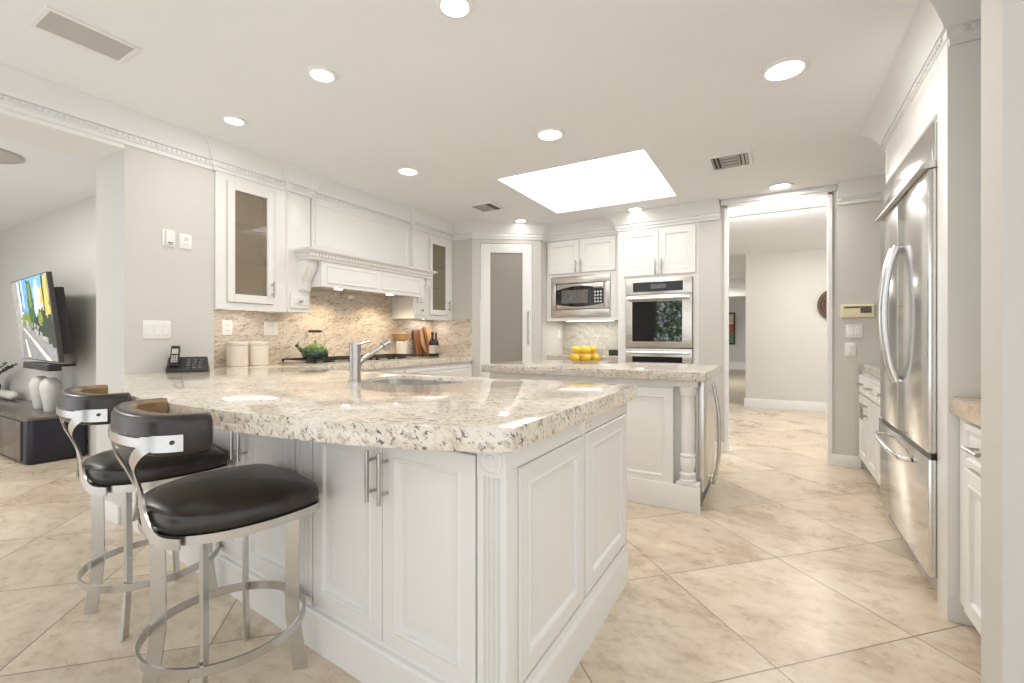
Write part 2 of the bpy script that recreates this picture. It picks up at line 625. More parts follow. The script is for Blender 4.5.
CROWN = [(0, -.175), (.010, -.175), (.012, -.152), (.022, -.146), (.022, -.116), (.033, -.112), (.036, -.100), (.048, -.080), (.070, -.042), (.102, -.010), (.112, 0), (0, 0)]
DENT = (.020, .031, -.140, -.119)

# ------------------------------------------------------------ setting
mb = MB(); mb.box(-9, -1.3, -.1, 4, 8.5, 0)
struct('floor', mb, 'floor', 'beige travertine tile floor laid on the diagonal', 'floor')
mb = MB(); mb.box(-9, 8.5, -.1, 4, 18.2, 0)
struct('floor_hall', mb, 'hallwood', 'dark wooden floor of the far hall', 'floor')

SK = (-2.02, 3.255, -.805, 4.465)        # skylight
mb = MB()
xs, ys = [-9, SK[0], SK[2], 4], [-1.3, SK[1], SK[3], 18.2]
for i in range(3):
    for j in range(3):
        if (i, j) != (1, 1):
            mb.box(xs[i], ys[j], CEIL, xs[i + 1], ys[j + 1], CEIL + .12)
struct('ceiling', mb, 'ceil', 'flat white painted ceiling with recessed lights', 'ceiling')
mb = MB(); mb.box(SK[0], SK[1], CEIL + .06, SK[2], SK[3], CEIL + .1)
struct('window_1', mb, 'skyl', 'square glowing skylight set flush in the ceiling', 'skylight')

mb = MB(); mb.box(-3.76, 1.20, 0, -3.352, 1.70, CEIL)
struct('wall_left', mb, 'wall', 'greige wall with a telephone counter and light switches', 'wall')
mb = MB(); mb.box(-3.80, 1.70, 0, -3.65, 4.46, CEIL)
struct('wall_cooking', mb, 'wall', 'wall behind the cooktop and hood', 'wall')
mb = MB(); mb.box(-3.76, -1.3, 2.24, -3.352, 1.20, CEIL)
struct('trim_1', mb, 'trim', 'white dropped beam over the living room opening', 'beam')
mb = MB(); mb.box(-3.65, 4.36, 0, -3.05, 4.46, CEIL)
struct('wall_corner', mb, 'wall', 'short wall between the glass cabinet and the pantry', 'wall')

# pantry corner with a door
P1, P2 = Vector((-3.05, 4.36)), Vector((-2.40, 4.84))
pd = (P2 - P1).normalized(); pn = Vector((pd.y, -pd.x)); PL = (P2 - P1).length
prz = math.atan2(pd.y, pd.x)
mb = MB()
mb.box(0, 0, 0, .095, .10, CEIL); mb.box(PL - .105, 0, 0, PL, .10, CEIL); mb.box(.095, 0, 2.215, PL - .105, .10, CEIL)
w = struct('wall_pantry', mb, 'wall', 'angled wall around the pantry door', 'wall')
w.location = (P1.x, P1.y, 0); w.rotation_euler = (0, 0, prz)
d1 = bpy.data.objects.new('door_1', None); COL.objects.link(d1)
d1.location = (P1.x, P1.y, 0); d1.rotation_euler = (0, 0, prz)
tag(d1, 'white pantry door with a tall frosted glass panel', 'door', kind='structure')
x0, x1 = .098, PL - .108
mb = MB()
st = .112
mb.box(x0, .0, .01, x0 + st, .04, 2.21); mb.box(x1 - st, .0, .01, x1, .04, 2.21)
mb.box(x0 + st, .0, .01, x1 - st, .04, .25); mb.box(x0 + st, .0, 2.105, x1 - st, .04, 2.21)
mb.build('door_frame', 'trim', d1, bevel=.003)
mb = MB(); mb.box(x0 + st - .002, .018, .248, x1 - st + .002, .026, 2.107)
mb.build('frosted_pane', 'frost', d1)
mb = MB(); hx = x1 - .05
mb.tube([(hx, -.035, 1.03), (hx, -.035, 1.42)], .007); mb.tube([(hx, 0, 1.08), (hx, -.035, 1.08)], .005); mb.tube([(hx, 0, 1.37), (hx, -.035, 1.37)], .005)
mb.build('door_handle', 'chrome', d1)

mb = MB(); mb.box(-2.50, 4.86, 0, -2.40, 5.60, CEIL)
struct('wall_niche_side', mb, 'wall', 'short side wall of the microwave niche', 'wall')
mb = MB(); mb.box(-2.40, 5.50, 0, -.66, 5.60, CEIL)
struct('wall_niche', mb, 'wall', 'wall behind the microwave niche and ovens', 'wall')
mb = MB(); mb.box(-.662, 4.86, 0, -.41, 4.98, CEIL); mb.box(-.41, 4.86, 2.375, .405, 4.98, CEIL); mb.box(.405, 4.86, 0, 1.36, 4.98, CEIL)
struct('wall_back', mb, 'wall', 'greige back wall with the hall opening', 'wall')
mb = MB(); mb.box(-.43, 4.845, 0, -.402, 4.985, 2.385); mb.box(.397, 4.845, 0, .425, 4.985, 2.385); mb.box(-.43, 4.845, 2.367, .425, 4.985, 2.395)
struct('trim_2', mb, 'trim', 'white jamb lining around the hall opening', 'trim')
mb = MB(); mb.box(1.25, 1.88, 0, 1.36, 4.86, CEIL)
struct('wall_right', mb, 'wall', 'wall behind the refrigerator', 'wall')
mb = MB(); mb.box(.53, 1.73, 0, 2.6, 1.88, CEIL)
struct('wall_right_end', mb, 'wall', 'end of the partition wall at the right edge', 'wall')
# hall
mb = MB(); mb.box(-.42, 8.2, 0, 3.2, 8.35, CEIL)
struct('wall_hall', mb, 'wall', 'pale hall wall facing the opening', 'wall')
mb = MB(); mb.box(-.44, 8.18, 0, 3.2, 8.2, .145)
struct('baseboard_hall', mb, 'trim', 'white baseboard of the hall wall', 'baseboard', bevel=.004)
mb = MB(); mb.box(-9, 17.5, 0, 4, 17.65, CEIL)
struct('wall_hall_far', mb, 'wall', 'far wall at the end of the hall', 'wall')
mb = MB(); mb.box(-9, 17.47, 0, 4, 17.5, .25)
struct('baseboard_hall_far', mb, 'trim', 'white baseboard at the end of the hall', 'baseboard')
mb = MB(); mb.box(-9, 10.6, 2.27, 4, 10.9, CEIL)
crown(mb, [(-9, 10.6), (4, 10.6)], 2.44, [(0, -.12), (.02, -.12), (.03, -.08), (.09, -.03), (.10, 0), (0, 0)])
struct('trim_3', mb, 'trim', 'white moulded beam across the far hall', 'beam')
mb = MB(); mb.box(-9, 13.4, 2.2, 4, 13.7, CEIL)
struct('trim_4', mb, 'trim', 'second white beam across the far hall', 'beam')
# living room beyond the opening
mb = MB(); mb.box(-8.7, 1.75, 0, -3.70, 1.87, CEIL)
struct('wall_living', mb, 'wall', 'living room wall behind the television', 'wall')
mb = MB(); mb.box(-8.8, -1.3, 0, -8.65, 1.97, CEIL)
struct('wall_living_side', mb, 'wall', 'far side wall of the living room', 'wall')
# base boards
mb = MB(); mb.box(.425, 4.842, 0, .63, 4.86, .10); mb.box(-.662, 4.842, 0, -.43, 4.86, .10)
struct('baseboard_back', mb, 'trim', 'white baseboard of the back wall', 'baseboard', bevel=.003)
mb = MB(); mb.box(-3.775, 1.185, 0, -3.40, 1.20, .11); mb.box(-3.775, 1.20, 0, -3.76, 1.74, .11)
struct('baseboard_left', mb, 'trim', 'white baseboard of the pillar by the living room', 'baseboard', bevel=.003)

# crown mouldings
mb = MB()
crown(mb, [(-3.352, -1.3), (-3.352, 1.695), (-3.335, 1.695), (-3.335, 2.225), (-3.315, 2.225), (-3.315, 2.43), (-3.355, 2.43), (-3.355, 3.66), (-3.315, 3.66),
           (-3.315, 3.885), (-3.335, 3.885), (-3.335, 4.358), (-3.05, 4.358),
           (-2.40, 4.838), (-2.40, 4.992), (-1.486, 4.992), (-1.486, 4.877), (-.664, 4.877), (-.664, 4.858), (-.47, 4.858)], CEIL - .001, CROWN, DENT, .028, 12)
struct('trim_5', mb, 'crown', 'white dentil crown moulding along the left wall, cabinets and ovens', 'crown moulding')
mb = MB()
mb.box(-.46, 4.82, 2.395, .455, 4.86, CEIL - .001)
crown(mb, [(.46, 4.858), (1.25, 4.858)], CEIL - .001, CROWN, DENT, .028)
struct('trim_7', mb, 'crown', 'white crown moulding beside the hall opening', 'crown moulding')
mb = MB()
crown(mb, [(1.25, 3.625), (.60, 3.625), (.60, 2.418), (1.25, 2.418)], CEIL - .001, CROWN, DENT, .028)
struct('trim_8', mb, 'crown', 'white dentil crown moulding over the refrigerator cabinet', 'crown moulding')

# backsplashes (stone slabs on the walls)
mb = MB(); mb.box(-3.65, 1.70, .90, -3.632, 4.36, 1.72); mb.box(-3.632, 4.342, .90, -3.052, 4.36, 1.33)
struct('trim_9', mb, 'splash', 'veined beige granite backsplash behind the cooktop', 'backsplash')
mb = MB(); mb.box(-2.40, 5.485, .90, -1.49, 5.50, 1.36)
struct('trim_10', mb, 'splash2', 'grey green granite backsplash under the microwave', 'backsplash')

# ------------------------------------------------------------ cabinet parts
DOORP = [(0, -.018), (.003, -.021), (.050, -.021), (.055, -.0235), (.062, -.022), (.068, -.012), (.080, -.011), (.110, -.019), (.116, -.0195)]
SMALLP = [(0, -.018), (.003, -.021), (.022, -.021), (.028, -.012), (.034, -.012), (.05, -.018)]
def raised_door(par, x0, x1, z0, z1, name='door', y=0.0, prof=DOORP, mat='white'):
    mb = MB(); mb.panel(x0, x1, z0, z1, [(i, d + y) for i, d in prof], y)
    return mb.build(name, mat, par, sharp=20)
def pull(par, x, z, ln=.16, y=-.021, horiz=False, r=.007, name='handle', out=.034):
    mb = MB()
    h = ln / 2
    if horiz:
        mb.tube([(x - h, y - out, z), (x + h, y - out, z)], r)
        for s in (-1, 1):
            mb.tube([(x + s * h * .68, y, z), (x + s * h * .68, y - out, z)], r * .8)
    else:
        mb.tube([(x, y - out, z - h), (x, y - out, z + h)], r)
        for s in (-1, 1):
            mb.tube([(x, y, z + s * h * .62), (x, y - out, z + s * h * .62)], r * .8)
    return mb.build(name, 'chrome', par)
def fluted(par, x0, x1, z0, z1, y=0.0, n=4):
    w = x1 - x0
    pts = [(x0, y), (x0, y - .018)]
    mrg = .018
    fw = (w - 2 * mrg) / n
    for i in range(n):
        a = x0 + mrg + fw * i
        for k in range(7):
            t = PI * k / 6
            pts.append((a + fw * (.5 - .42 * math.cos(t)), y - .018 + .009 * math.sin(t)))
    pts += [(x1, y - .018), (x1, y)]
    mb = MB(); mb.prism(pts, z0, z1 - .085)
    mb.box(x0, y - .020, z1 - .085, x1, y, z1)
    mb.box(x0, y - .022, z0, x1, y, z0 + .03)
    p = mb.build('pilaster', 'white', par, sharp=25)
    mb = MB(); mb.lathe([(.036, 0), (.036, -.004), (.030, -.006), (.028, -.003), (.018, -.003), (.015, -.007), (.004, -.008)], ((x0 + x1) / 2, y - .020, z1 - .043), axis='y')
    mb.build('rosette', 'white', p)
    return p
def shell(par, poly, inner, z0, z1, name='carcass', mat='white'):
    mb = MB(); mb.holed(poly, [inner], z0, z1)
    mb.prism(inner, z0, z0 + .018)
    return mb.build(name, mat, par)

# ------------------------------------------------------------ peninsula
TILT = math.atan2(-.077, .997)
PC = (-.593, 1.02)
def face_xy(t, off=0.0):
    return (PC[0] + t * math.cos(TILT) - off * math.sin(TILT), PC[1] + t * math.sin(TILT) + off * math.cos(TILT))
units = [(-.965, 0, 'white base cabinet at the peninsula corner with two bar handles'),
         (-1.845, -.965, 'white base cabinet right behind the nearer bar stool'),
         (-2.755, -1.845, 'white base cabinet at the living room end of the peninsula')]
for ui, (ta, tb, lab) in enumerate(units):
    ox, oy = face_xy(tb)
    t = thing('base_cabinet', lab, 'cabinet', (ox, oy, 0), TILT, 'peninsula base cabinets')
    W = tb - ta
    xa, ya = face_xy(ta); xb, yb = face_xy(tb)
    yback = 2.075 if ui < 2 else 1.70
    if ui == 0:
        pol = [(xa, ya), (xb - .012, yb), (xb - .012, yback), (xa, yback)]
    elif ui == 1:
        pol = [(xa, ya), (xb, yb), (xb, yback), (xa, yback)]
    else:
        pol = [(-3.348, ya), (xb, yb), (xb, yback), (-3.348, yback)]
    cx = sum(p[0] for p in pol) / 4; cy = sum(p[1] for p in pol) / 4
    inn = [(p[0] + .02 * (1 if p[0] < cx else -1), p[1] + .02 * (1 if p[1] < cy else -1)) for p in pol]
    shell(t, local(t, pol), local(t, inn), 0.02, .84)
    mb = MB(); mb.box(-W, -.024, 0, 0, 0, .128)
    mb.rings([[(-W, 0, z), (-W, y, z), (0, y, z), (0, 0, z)] for y, z in ((-.024, .128), (-.020, .137), (-.010, .142), (-.004, .152))])
    mb.build('baseboard', 'white', t, sharp=20)
    if ui == 0:
        fluted(t, -.095, 0, .15, .84)
        fluted(t, -.965, -.858, .15, .84)
        dx = (-.852, -.4765, -.101)
    elif ui == 1:
        fluted(t, -.88, -.775, .15, .84)
        dx = (-.770, -.389, -.008)
    else:
        dx = (-.780, -.394, -.008)
        mb = MB(); mb.box(-W, -.012, .15, -.785, 0, .84); mb.build('filler', 'white', t)
    mb = MB(); mb.box(dx[0], -.012, .806, dx[2], 0, .84); mb.build('rail', 'white', t)
    for s in (0, 1):
        a, b = dx[s] + .002, dx[s + 1] - .002
        d = raised_door(t, a, b, .162, .803)
        pull(d, (b - .026) if s == 0 else (a + .026), .687)
    if ui == 0:
        # panelled end facing the kitchen
        e = bpy.data.objects.new('end_panel', None)
        R = Matrix.Rotation(PI / 2 - TILT, 4, 'Z')
        # build straight into the thing's frame
        mi = (Matrix.Translation(t.location) @ t.rotation_euler.to_matrix().to_4x4()).inverted()
        bpy.data.objects.remove(e)
        frame = mi @ Matrix.Translation((-.593, 1.02, 0)) @ Matrix.Rotation(PI / 2, 4, 'Z')   # x along +Y, y into the cabinet
        mb = MB(); mb.X = frame
        LN = 2.085 - 1.02
        mb.box(0, .0, .775, LN, .012, .84); mb.box(0, 0, .14, .038, .012, .775); mb.box(LN - .02, 0, .14, LN, .012, .775)
        mb.box(.038, 0, .14, LN - .02, .012, .172)
        mb.build('end_frame', 'white', t, bevel=.002)
        for a, b in ((.05, .515), (.555, LN - .025)):
            mb = MB(); mb.X = frame
            mb.panel(a, b, .182, .768, [(0, .004), (.004, .0), (.05, .0), (.056, -.003), (.064, 0), (.07, .008), (.085, .009), (.115, .001), (.12, .001)], .012)
            mb.build('end_panel', 'white', t, sharp=20)
        mb = MB(); mb.X = frame
        mb.box(-.024, -.008, 0, LN, .0, .128)
        mb.rings([[(-.01, 0, z), (-.01, y, z), (LN, y, z), (LN, 0, z)] for y, z in ((-.008, .128), (-.007, .137), (-.004, .142), (-.001, .152))])
        mb.build('baseboard', 'white', t, sharp=20)

# worktop: bowed breakfast bar and cooking counter in one stone
front = spline([(-3.352, 1.185, 0), (-2.98, 1.065, 0), (-2.6, .925, 0), (-2.172, .785, 0), (-1.80, .750, 0), (-1.46, .752, 0), (-1.22, .772, 0), (-1.0, .803, 0), (-.81, .850, 0), (-.66, .905, 0), (-.562, .946, 0)], 5)
out = [(p.x, p.y) for p in front] + [(-.549, .96), (-.549, 2.09), (-.565, 2.105), (-2.90, 2.105), (-2.99, 2.13), (-3.02, 2.22), (-3.02, 4.34), (-3.63, 4.34), (-3.63, 1.702), (-3.352, 1.702)]
hole = [(p.x, p.y) for p in spline([(-1.905, 1.82, 0), (-1.86, 1.69, 0), (-1.70, 1.605, 0), (-1.52, 1.57, 0), (-1.38, 1.62, 0), (-1.315, 1.75, 0), (-1.32, 1.90, 0), (-1.40, 1.955, 0), (-1.6, 1.965, 0), (-1.80, 1.955, 0), (-1.885, 1.915, 0)], 4, True)]
hc = Vector((-1.61, 1.78))
def hgrow(k, z, c=(0, 0)):
    return [(hc.x + (x - hc.x) * k - c[0], hc.y + (y - hc.y) * k - c[1], z) for x, y in hole]
mb = MB(); mb.holed(out, [hole], .84, .90)
wt = mb.build('worktop', 'granite', bevel=.005)
tag(wt, 'cream granite worktop with bowed breakfast bar edge and sink cutout', 'countertop')

# sink
t = thing('sink', 'stainless undermount sink in the cream granite peninsula', 'sink', (-1.66, 1.83, .66))
mb = MB()
hp = (-1.66, 1.83)
mb.rings([hgrow(.997, .17, hp), hgrow(.997, .222, hp), hgrow(.985, .222, hp), hgrow(.975, .06, hp), hgrow(.90, .01, hp), hgrow(.4, 0, hp), hgrow(.05, 0, hp)], cap0=False)
mb.build('basin', 'steel', t)
mb = MB(); mb.lathe([(.045, .001), (.045, .006), (.03, .004), (.006, .004)], (.05, -.05, 0)); mb.build('drain', 'chrome', t)

# faucet
t = thing('faucet', 'brushed steel single lever faucet beside the sink', 'faucet', (-1.785, 1.555, .9))
mb = MB(); mb.lathe([(.034, 0), (.034, .006), (.027, .01), (.0265, .15), (.028, .152), (.028, .185), (.024, .19), (.005, .191)]); mb.build('column', 'chrome', t)
mb = MB(); mb.tube([(0, .0, .075), (.004, .05, .112), (.006, .185, .178)], [.013, .0135, .0135], 14); mb.tube([(.005, .17, .172), (.008, .212, .190)], [.02, .021], 14); mb.tube([(.007, .198, .185), (.007, .205, .150)], [.018, .016], 14)
mb.build('spout', 'chrome', t)
mb = MB(); mb.tube([(0, 0, .178), (-.008, .10, .198)], [.006, .0045]); mb.build('lever', 'chrome', t)

# ------------------------------------------------------------ cooking wall base cabinets
for (ya, yb, lab) in ((2.14, 3.22, 'white drawer cabinet under the cooktop behind the faucet'), (3.22, 4.34, 'white drawer cabinet beside the pantry wall')):
    t = thing('base_cabinet', lab, 'cabinet', (-3.05, ya, 0), PI / 2, 'cooking wall base cabinets')
    W = yb - ya
    shell(t, [(0, 0), (W, 0), (W, .57), (0, .57)], [(.02, .02), (W - .02, .02), (W - .02, .55), (.02, .55)], 0, .84)
    for z0, z1 in ((.12, .36), (.37, .62), (.63, .80)):
        d = raised_door(t, .02, W - .02, z0, z1, 'drawer', prof=SMALLP)
        pull(d, W / 2, (z0 + z1) / 2, .16, horiz=True)

# cooktop
t = thing('cooktop', 'steel gas cooktop with black grates under the hood', 'cooktop', (-3.33, 2.97, .9))
mb = MB(); mb.box(-.24, -.66, 0, .22, .66, .012); mb.build('base', 'steel', t, bevel=.004)
for k in range(3):
    y0 = -.64 + k * .43
    mb = MB()
    for x in (-.22, -.075, .06, .19):
        mb.box(x, y0, .03, x + .012, y0 + .415, .042)
    for yy in (y0, y0 + .14, y0 + .27, y0 + .403):
        mb.box(-.22, yy, .03, .202, yy + .012, .042)
    for x in (-.22, .19):
        for yy in (y0, y0 + .403):
            mb.box(x, yy, .012, x + .012, yy + .012, .031)
    mb.build('grate', 'iron', t)
    for x in (-.12, .10):
        mb = MB(); mb.lathe([(.05, .012), (.05, .02), (.034, .022), (.034, .028), (.01, .029)], (x, y0 + .21, 0), 18); mb.build('burner', 'iron', t)
for k in range(5):
    mb = MB(); mb.lathe([(.018, .012), (.016, .03), (.004, .031)], (.207, -.3 + k * .15, 0), 14); mb.build('knob', 'black', t)

# kettle
t = thing('kettle', 'green enamel whistling kettle on the cooktop', 'kettle', (-3.36, 2.505, .942), math.radians(35))
mb = MB(); mb.lathe([(.078, 0), (.098, .006), (.104, .03), (.101, .06), (.085, .092), (.06, .108), (.05, .112)], n=32); mb.build('body', 'enamel', t)
mb = MB(); mb.lathe([(.05, .112), (.048, .118), (.02, .125), (.006, .126), (.006, .133), (.013, .138), (.013, .148), (.004, .152)]); mb.build('lid', 'enamel', t)
mb = MB(); mb.tube([(-.085, 0, .045), (-.12, 0, .075), (-.145, 0, .10)], [.024, .017, .011], 12); sp = mb.build('spout', 'enamel', t)
mb = MB(); mb.tube([(-.138, 0, .096), (-.160, 0, .108)], [.014, .012]); mb.tube([(-.145, 0, .11), (-.135, 0, .138)], [.005, .004]); mb.build('whistle', 'black', sp)
mb = MB(); mb.tube(spline([(-.072, 0, .095), (-.086, 0, .15), (-.070, 0, .205), (-.045, 0, .226), (.045, 0, .226), (.070, 0, .205), (.086, 0, .15), (.072, 0, .095)], 5), .004)
hd = mb.build('handle', 'chrome', t)
mb = MB(); mb.tube([(-.052, 0, .226), (.052, 0, .226)], .010); mb.build('grip', 'darkwood', hd)

# crock with wooden bowl
t = thing('canister', 'cream crock holding a wooden bowl beside the cooktop', 'canister', (-3.52, 3.70, .9), 0, 'cream canisters')
mb = MB(); mb.lathe([(.055, 0), (.060, .01), (.062, .16), (.058, .165)]); mb.build('body', 'cream', t)
mb = MB(); mb.lathe([(.058, .165), (.06, .17), (.06, .175), (.02, .18)]); mb.build('lid', 'cream', t)
bw = MB(); bw.lathe([(.04, 0), (.055, .004), (.085, .04), (.107, .075), (.102, .078), (.078, .042), (.04, .012)], n=28); o = bw.build('wooden_bowl', 'olive'); o.location = (-3.52, 3.70, 1.08)
tag(o, 'light wooden bowl sitting on the cream crock', 'bowl')

# boards and bottles in the corner
def board(name, poly, loc, lean, rz, mat, label, th=.02, hole=None):
    mb = MB()
    a = [mb.v((x, 0, z)) for x, z in poly]; b = [mb.v((x, th, z)) for x, z in poly]
    n = len(a); mb.face(a); mb.face(b[::-1])
    for i in range(n):
        mb.face([a[i], b[i], b[(i + 1) % n], a[(i + 1) % n]])
    o = mb.build(name, mat, bevel=.004)
    o.location = loc; o.rotation_euler = (lean, 0, rz)
    return tag(o, label, 'cutting board', 'cutting boards in the corner')
rr = rrect(-.055, 0, .055, .31, .02)
board('cutting_board', rr, (-3.535, 4.02, .905), -.2, PI / 2, 'walnut', 'reddish rectangular cutting board leaning left of the dark bottles')
pad = [(.14 * math.cos(a), .175 + .175 * math.sin(a)) for a in [PI * 2 * k / 28 - PI / 2 for k in range(28)]]
board('cutting_board', pad, (-3.50, 4.185, .905), -.25, PI / 2, 'maple', 'round light wooden board leaning behind the bottles')
hnd = rrect(-.022, .0, .022, .35, .02)
board('cutting_board', hnd, (-3.465, 4.11, .905), -.25, PI / 2, 'walnut', 'narrow dark paddle board between round board and bottles')
def bottle(loc, h, r, label):
    t = thing('bottle', label, 'bottle', loc, 0, 'dark glass bottles')
    mb = MB(); mb.lathe([(r * .9, 0), (r, .006), (r, h * .55), (r * .8, h * .66), (r * .36, h * .74), (r * .36, h * .97), (r * .42, h * .975), (r * .42, h), (.003, h)]); mb.build('glass', 'bottle', t)
    mb = MB(); mb.lathe([(r * 1.012, h * .12), (r * 1.012, h * .46)], cap0=False, cap1=False); mb.build('label', 'label', t)
bottle((-3.38, 4.045, .9), .275, .040, 'tall dark glass bottle before the cutting boards')
bottle((-3.40, 4.135, .9), .27, .030, 'slim dark bottle at the right of the taller bottle')

# square canisters
def canister(loc, label):
    t = thing('canister', label, 'canister', loc, 0, 'matching cream canisters')
    mb = MB(); mb.lathe([(.068, 0), (.072, .004), (.072, .152), (.070, .155)], n=36); mb.build('body', 'cream', t)
    mb = MB(); mb.lathe([(.072, .157), (.073, .160), (.073, .180), (.070, .184), (.004, .185)], n=36); mb.build('lid', 'cream', t)
canister((-3.51, 1.945, .9), 'cream canister beside the telephone, left of a matching pair')
canister((-3.51, 2.103, .9), 'cream canister nearer the kettle, right of a matching pair')

# telephone
t = thing('telephone', 'black cordless telephone on the granite counter', 'telephone', (-3.215, 1.48, .9), math.radians(58))
mb = MB()
mb.rings([[(-.11, -.06, 0), (.11, -.06, 0), (.11, .055, 0), (-.11, .055, 0)], [(-.11, -.06, .014), (.11, -.06, .014), (.095, .045, .095), (-.11, .045, .095)]]); mb.build('base', 'black', t, bevel=.006)
mb = MB()
for i in range(4):
    for j in range(3):
        mb.box(-.01 + j * .032, -.048 + i * .02, .018 + i * .0155, .012 + j * .032, -.034 + i * .02, .034 + i * .0155)
mb.build('keypad', 'lcd', t)
mb = MB(); mb.X = Matrix.Translation((-.072, -.028, .035)) @ Matrix.Rotation(-.55, 4, 'X')
mb.prism(rrect(-.024, -.014, .024, .014, .01), 0, .145); hs = mb.build('handset', 'black', t, bevel=.004)
mb = MB(); mb.X = Matrix.Translation((-.072, -.028, .035)) @ Matrix.Rotation(-.55, 4, 'X')
mb.box(-.016, -.0165, .085, .016, -.013, .12); mb.build('display', 'label', hs)
mb = MB(); mb.X = Matrix.Translation((-.072, -.028, .035)) @ Matrix.Rotation(-.55, 4, 'X')
for i in range(4):
    for j in range(3):
        mb.box(-.016 + j * .0115, -.0165, .025 + i * .013, -.007 + j * .0115, -.013, .034 + i * .013)
mb.build('keys', 'grey', hs)

# ------------------------------------------------------------ wall plates
def plate(name, label, cat, loc, rz, w, h, kind, group=None):
    t = thing(name, label, cat, loc, rz, group)
    mb = MB(); mb.panel(-w / 2, w / 2, -h / 2, h / 2, [(0, -.004), (.003, -.007), (.006, -.008)], 0); mb.build('cover_plate', 'plastic', t)
    if kind == 'outlet':
        for z in (-.02, .02):
            mb = MB(); mb.panel(-.017, .017, z - .014, z + .014, [(0, -.010), (.002, -.0105)], -.006)
            s = mb.build('socket', 'plastic', t)
            mb = MB(); mb.box(-.008, -.0112, z - .004, -.006, -.0104, z + .006); mb.box(.006, -.0112, z - .004, .008, -.0104, z + .006); mb.build('slots', 'darkslot', s)
    elif kind == 'outlet_level':
        for x in (-.02, .02):
            mb = MB(); mb.panel(x - .014, x + .014, -.016, .016, [(0, -.010), (.002, -.0105)], -.006)
            s = mb.build('socket', 'plastic', t)
            mb = MB(); mb.box(x - .006, -.0112, -.008, x + .004, -.0104, -.006); mb.box(x - .006, -.0112, .006, x + .004, -.0104, .008); mb.build('slots', 'darkslot', s)
    elif kind.startswith('switch'):
        n = int(kind[-1])
        for k in range(n):
            x = (k - (n - 1) / 2) * .046
            mb = MB(); mb.panel(x - .017, x + .017, -.034, .034, [(0, -.010), (.003, -.0125)], -.006); mb.build('rocker', 'plastic', t)
    elif kind == 'slot':
        mb = MB(); mb.box(-.022, -.024, -h / 2 + .012, .022, -.006, h / 2 - .008); b = mb.build('cover_box', 'plastic', t, bevel=.004)
        mb = MB(); mb.box(-.012, -.026, -h / 2 + .018, .014, -.0235, -h / 2 + .024); mb.build('slot', 'darkslot', b)
    return t
plate('wall_sensor', 'white wall sensor box with a small dark slot', 'wall sensor', (-3.352, 1.428, 1.75), PI / 2, .072, .105, 'slot')
plate('outlet', 'white outlet high on the wall beside the sensor box', 'outlet', (-3.352, 1.524, 1.744), PI / 2, .075, .1, 'outlet')
plate('light_switch', 'white triple rocker switch above the telephone', 'light switch', (-3.352, 1.364, 1.166), PI / 2, .15, .115, 'switch3')
plate('outlet', 'white outlet on the backsplash above the canisters', 'outlet', (-3.632, 1.935, 1.19), PI / 2, .075, .115, 'outlet')
plate('light_switch', 'white double switch on the backsplash left of the kettle', 'light switch', (-3.632, 2.285, 1.19), PI / 2, .118, .115, 'switch2')
plate('outlet', 'white outlet set sideways below the peninsula counter end', 'outlet', (-.593, 1.56, .806), PI / 2, .11, .055, 'outlet_level')
plate('light_switch', 'white double switch under the alarm keypad', 'light switch', (.582, 4.86, 1.17), 0, .118, .115, 'switch2')
plate('outlet', 'white outlet under the double switch by the refrigerator', 'outlet', (.556, 4.86, 1.013), 0, .078, .115, 'outlet')
plate('outlet', 'white outlet on the side wall of the microwave niche', 'outlet', (-2.40, 5.38, 1.165), PI / 2, .075, .115, 'outlet')
t = thing('alarm_keypad', 'almond alarm keypad on the wall left of the refrigerator', 'keypad', (.603, 4.86, 1.342))
mb = MB(); mb.panel(-.114, .114, -.056, .056, [(0, -.02), (.006, -.026), (.012, -.027)], 0); mb.build('case', 'almond', t)
mb = MB(); mb.box(.018, -.0285, -.018, .094, -.026, .038); mb.build('display', 'lcd', t)
mb = MB(); mb.box(-.095, -.0285, .026, .016, -.026, .038); mb.build('strip', 'darkslot', t)

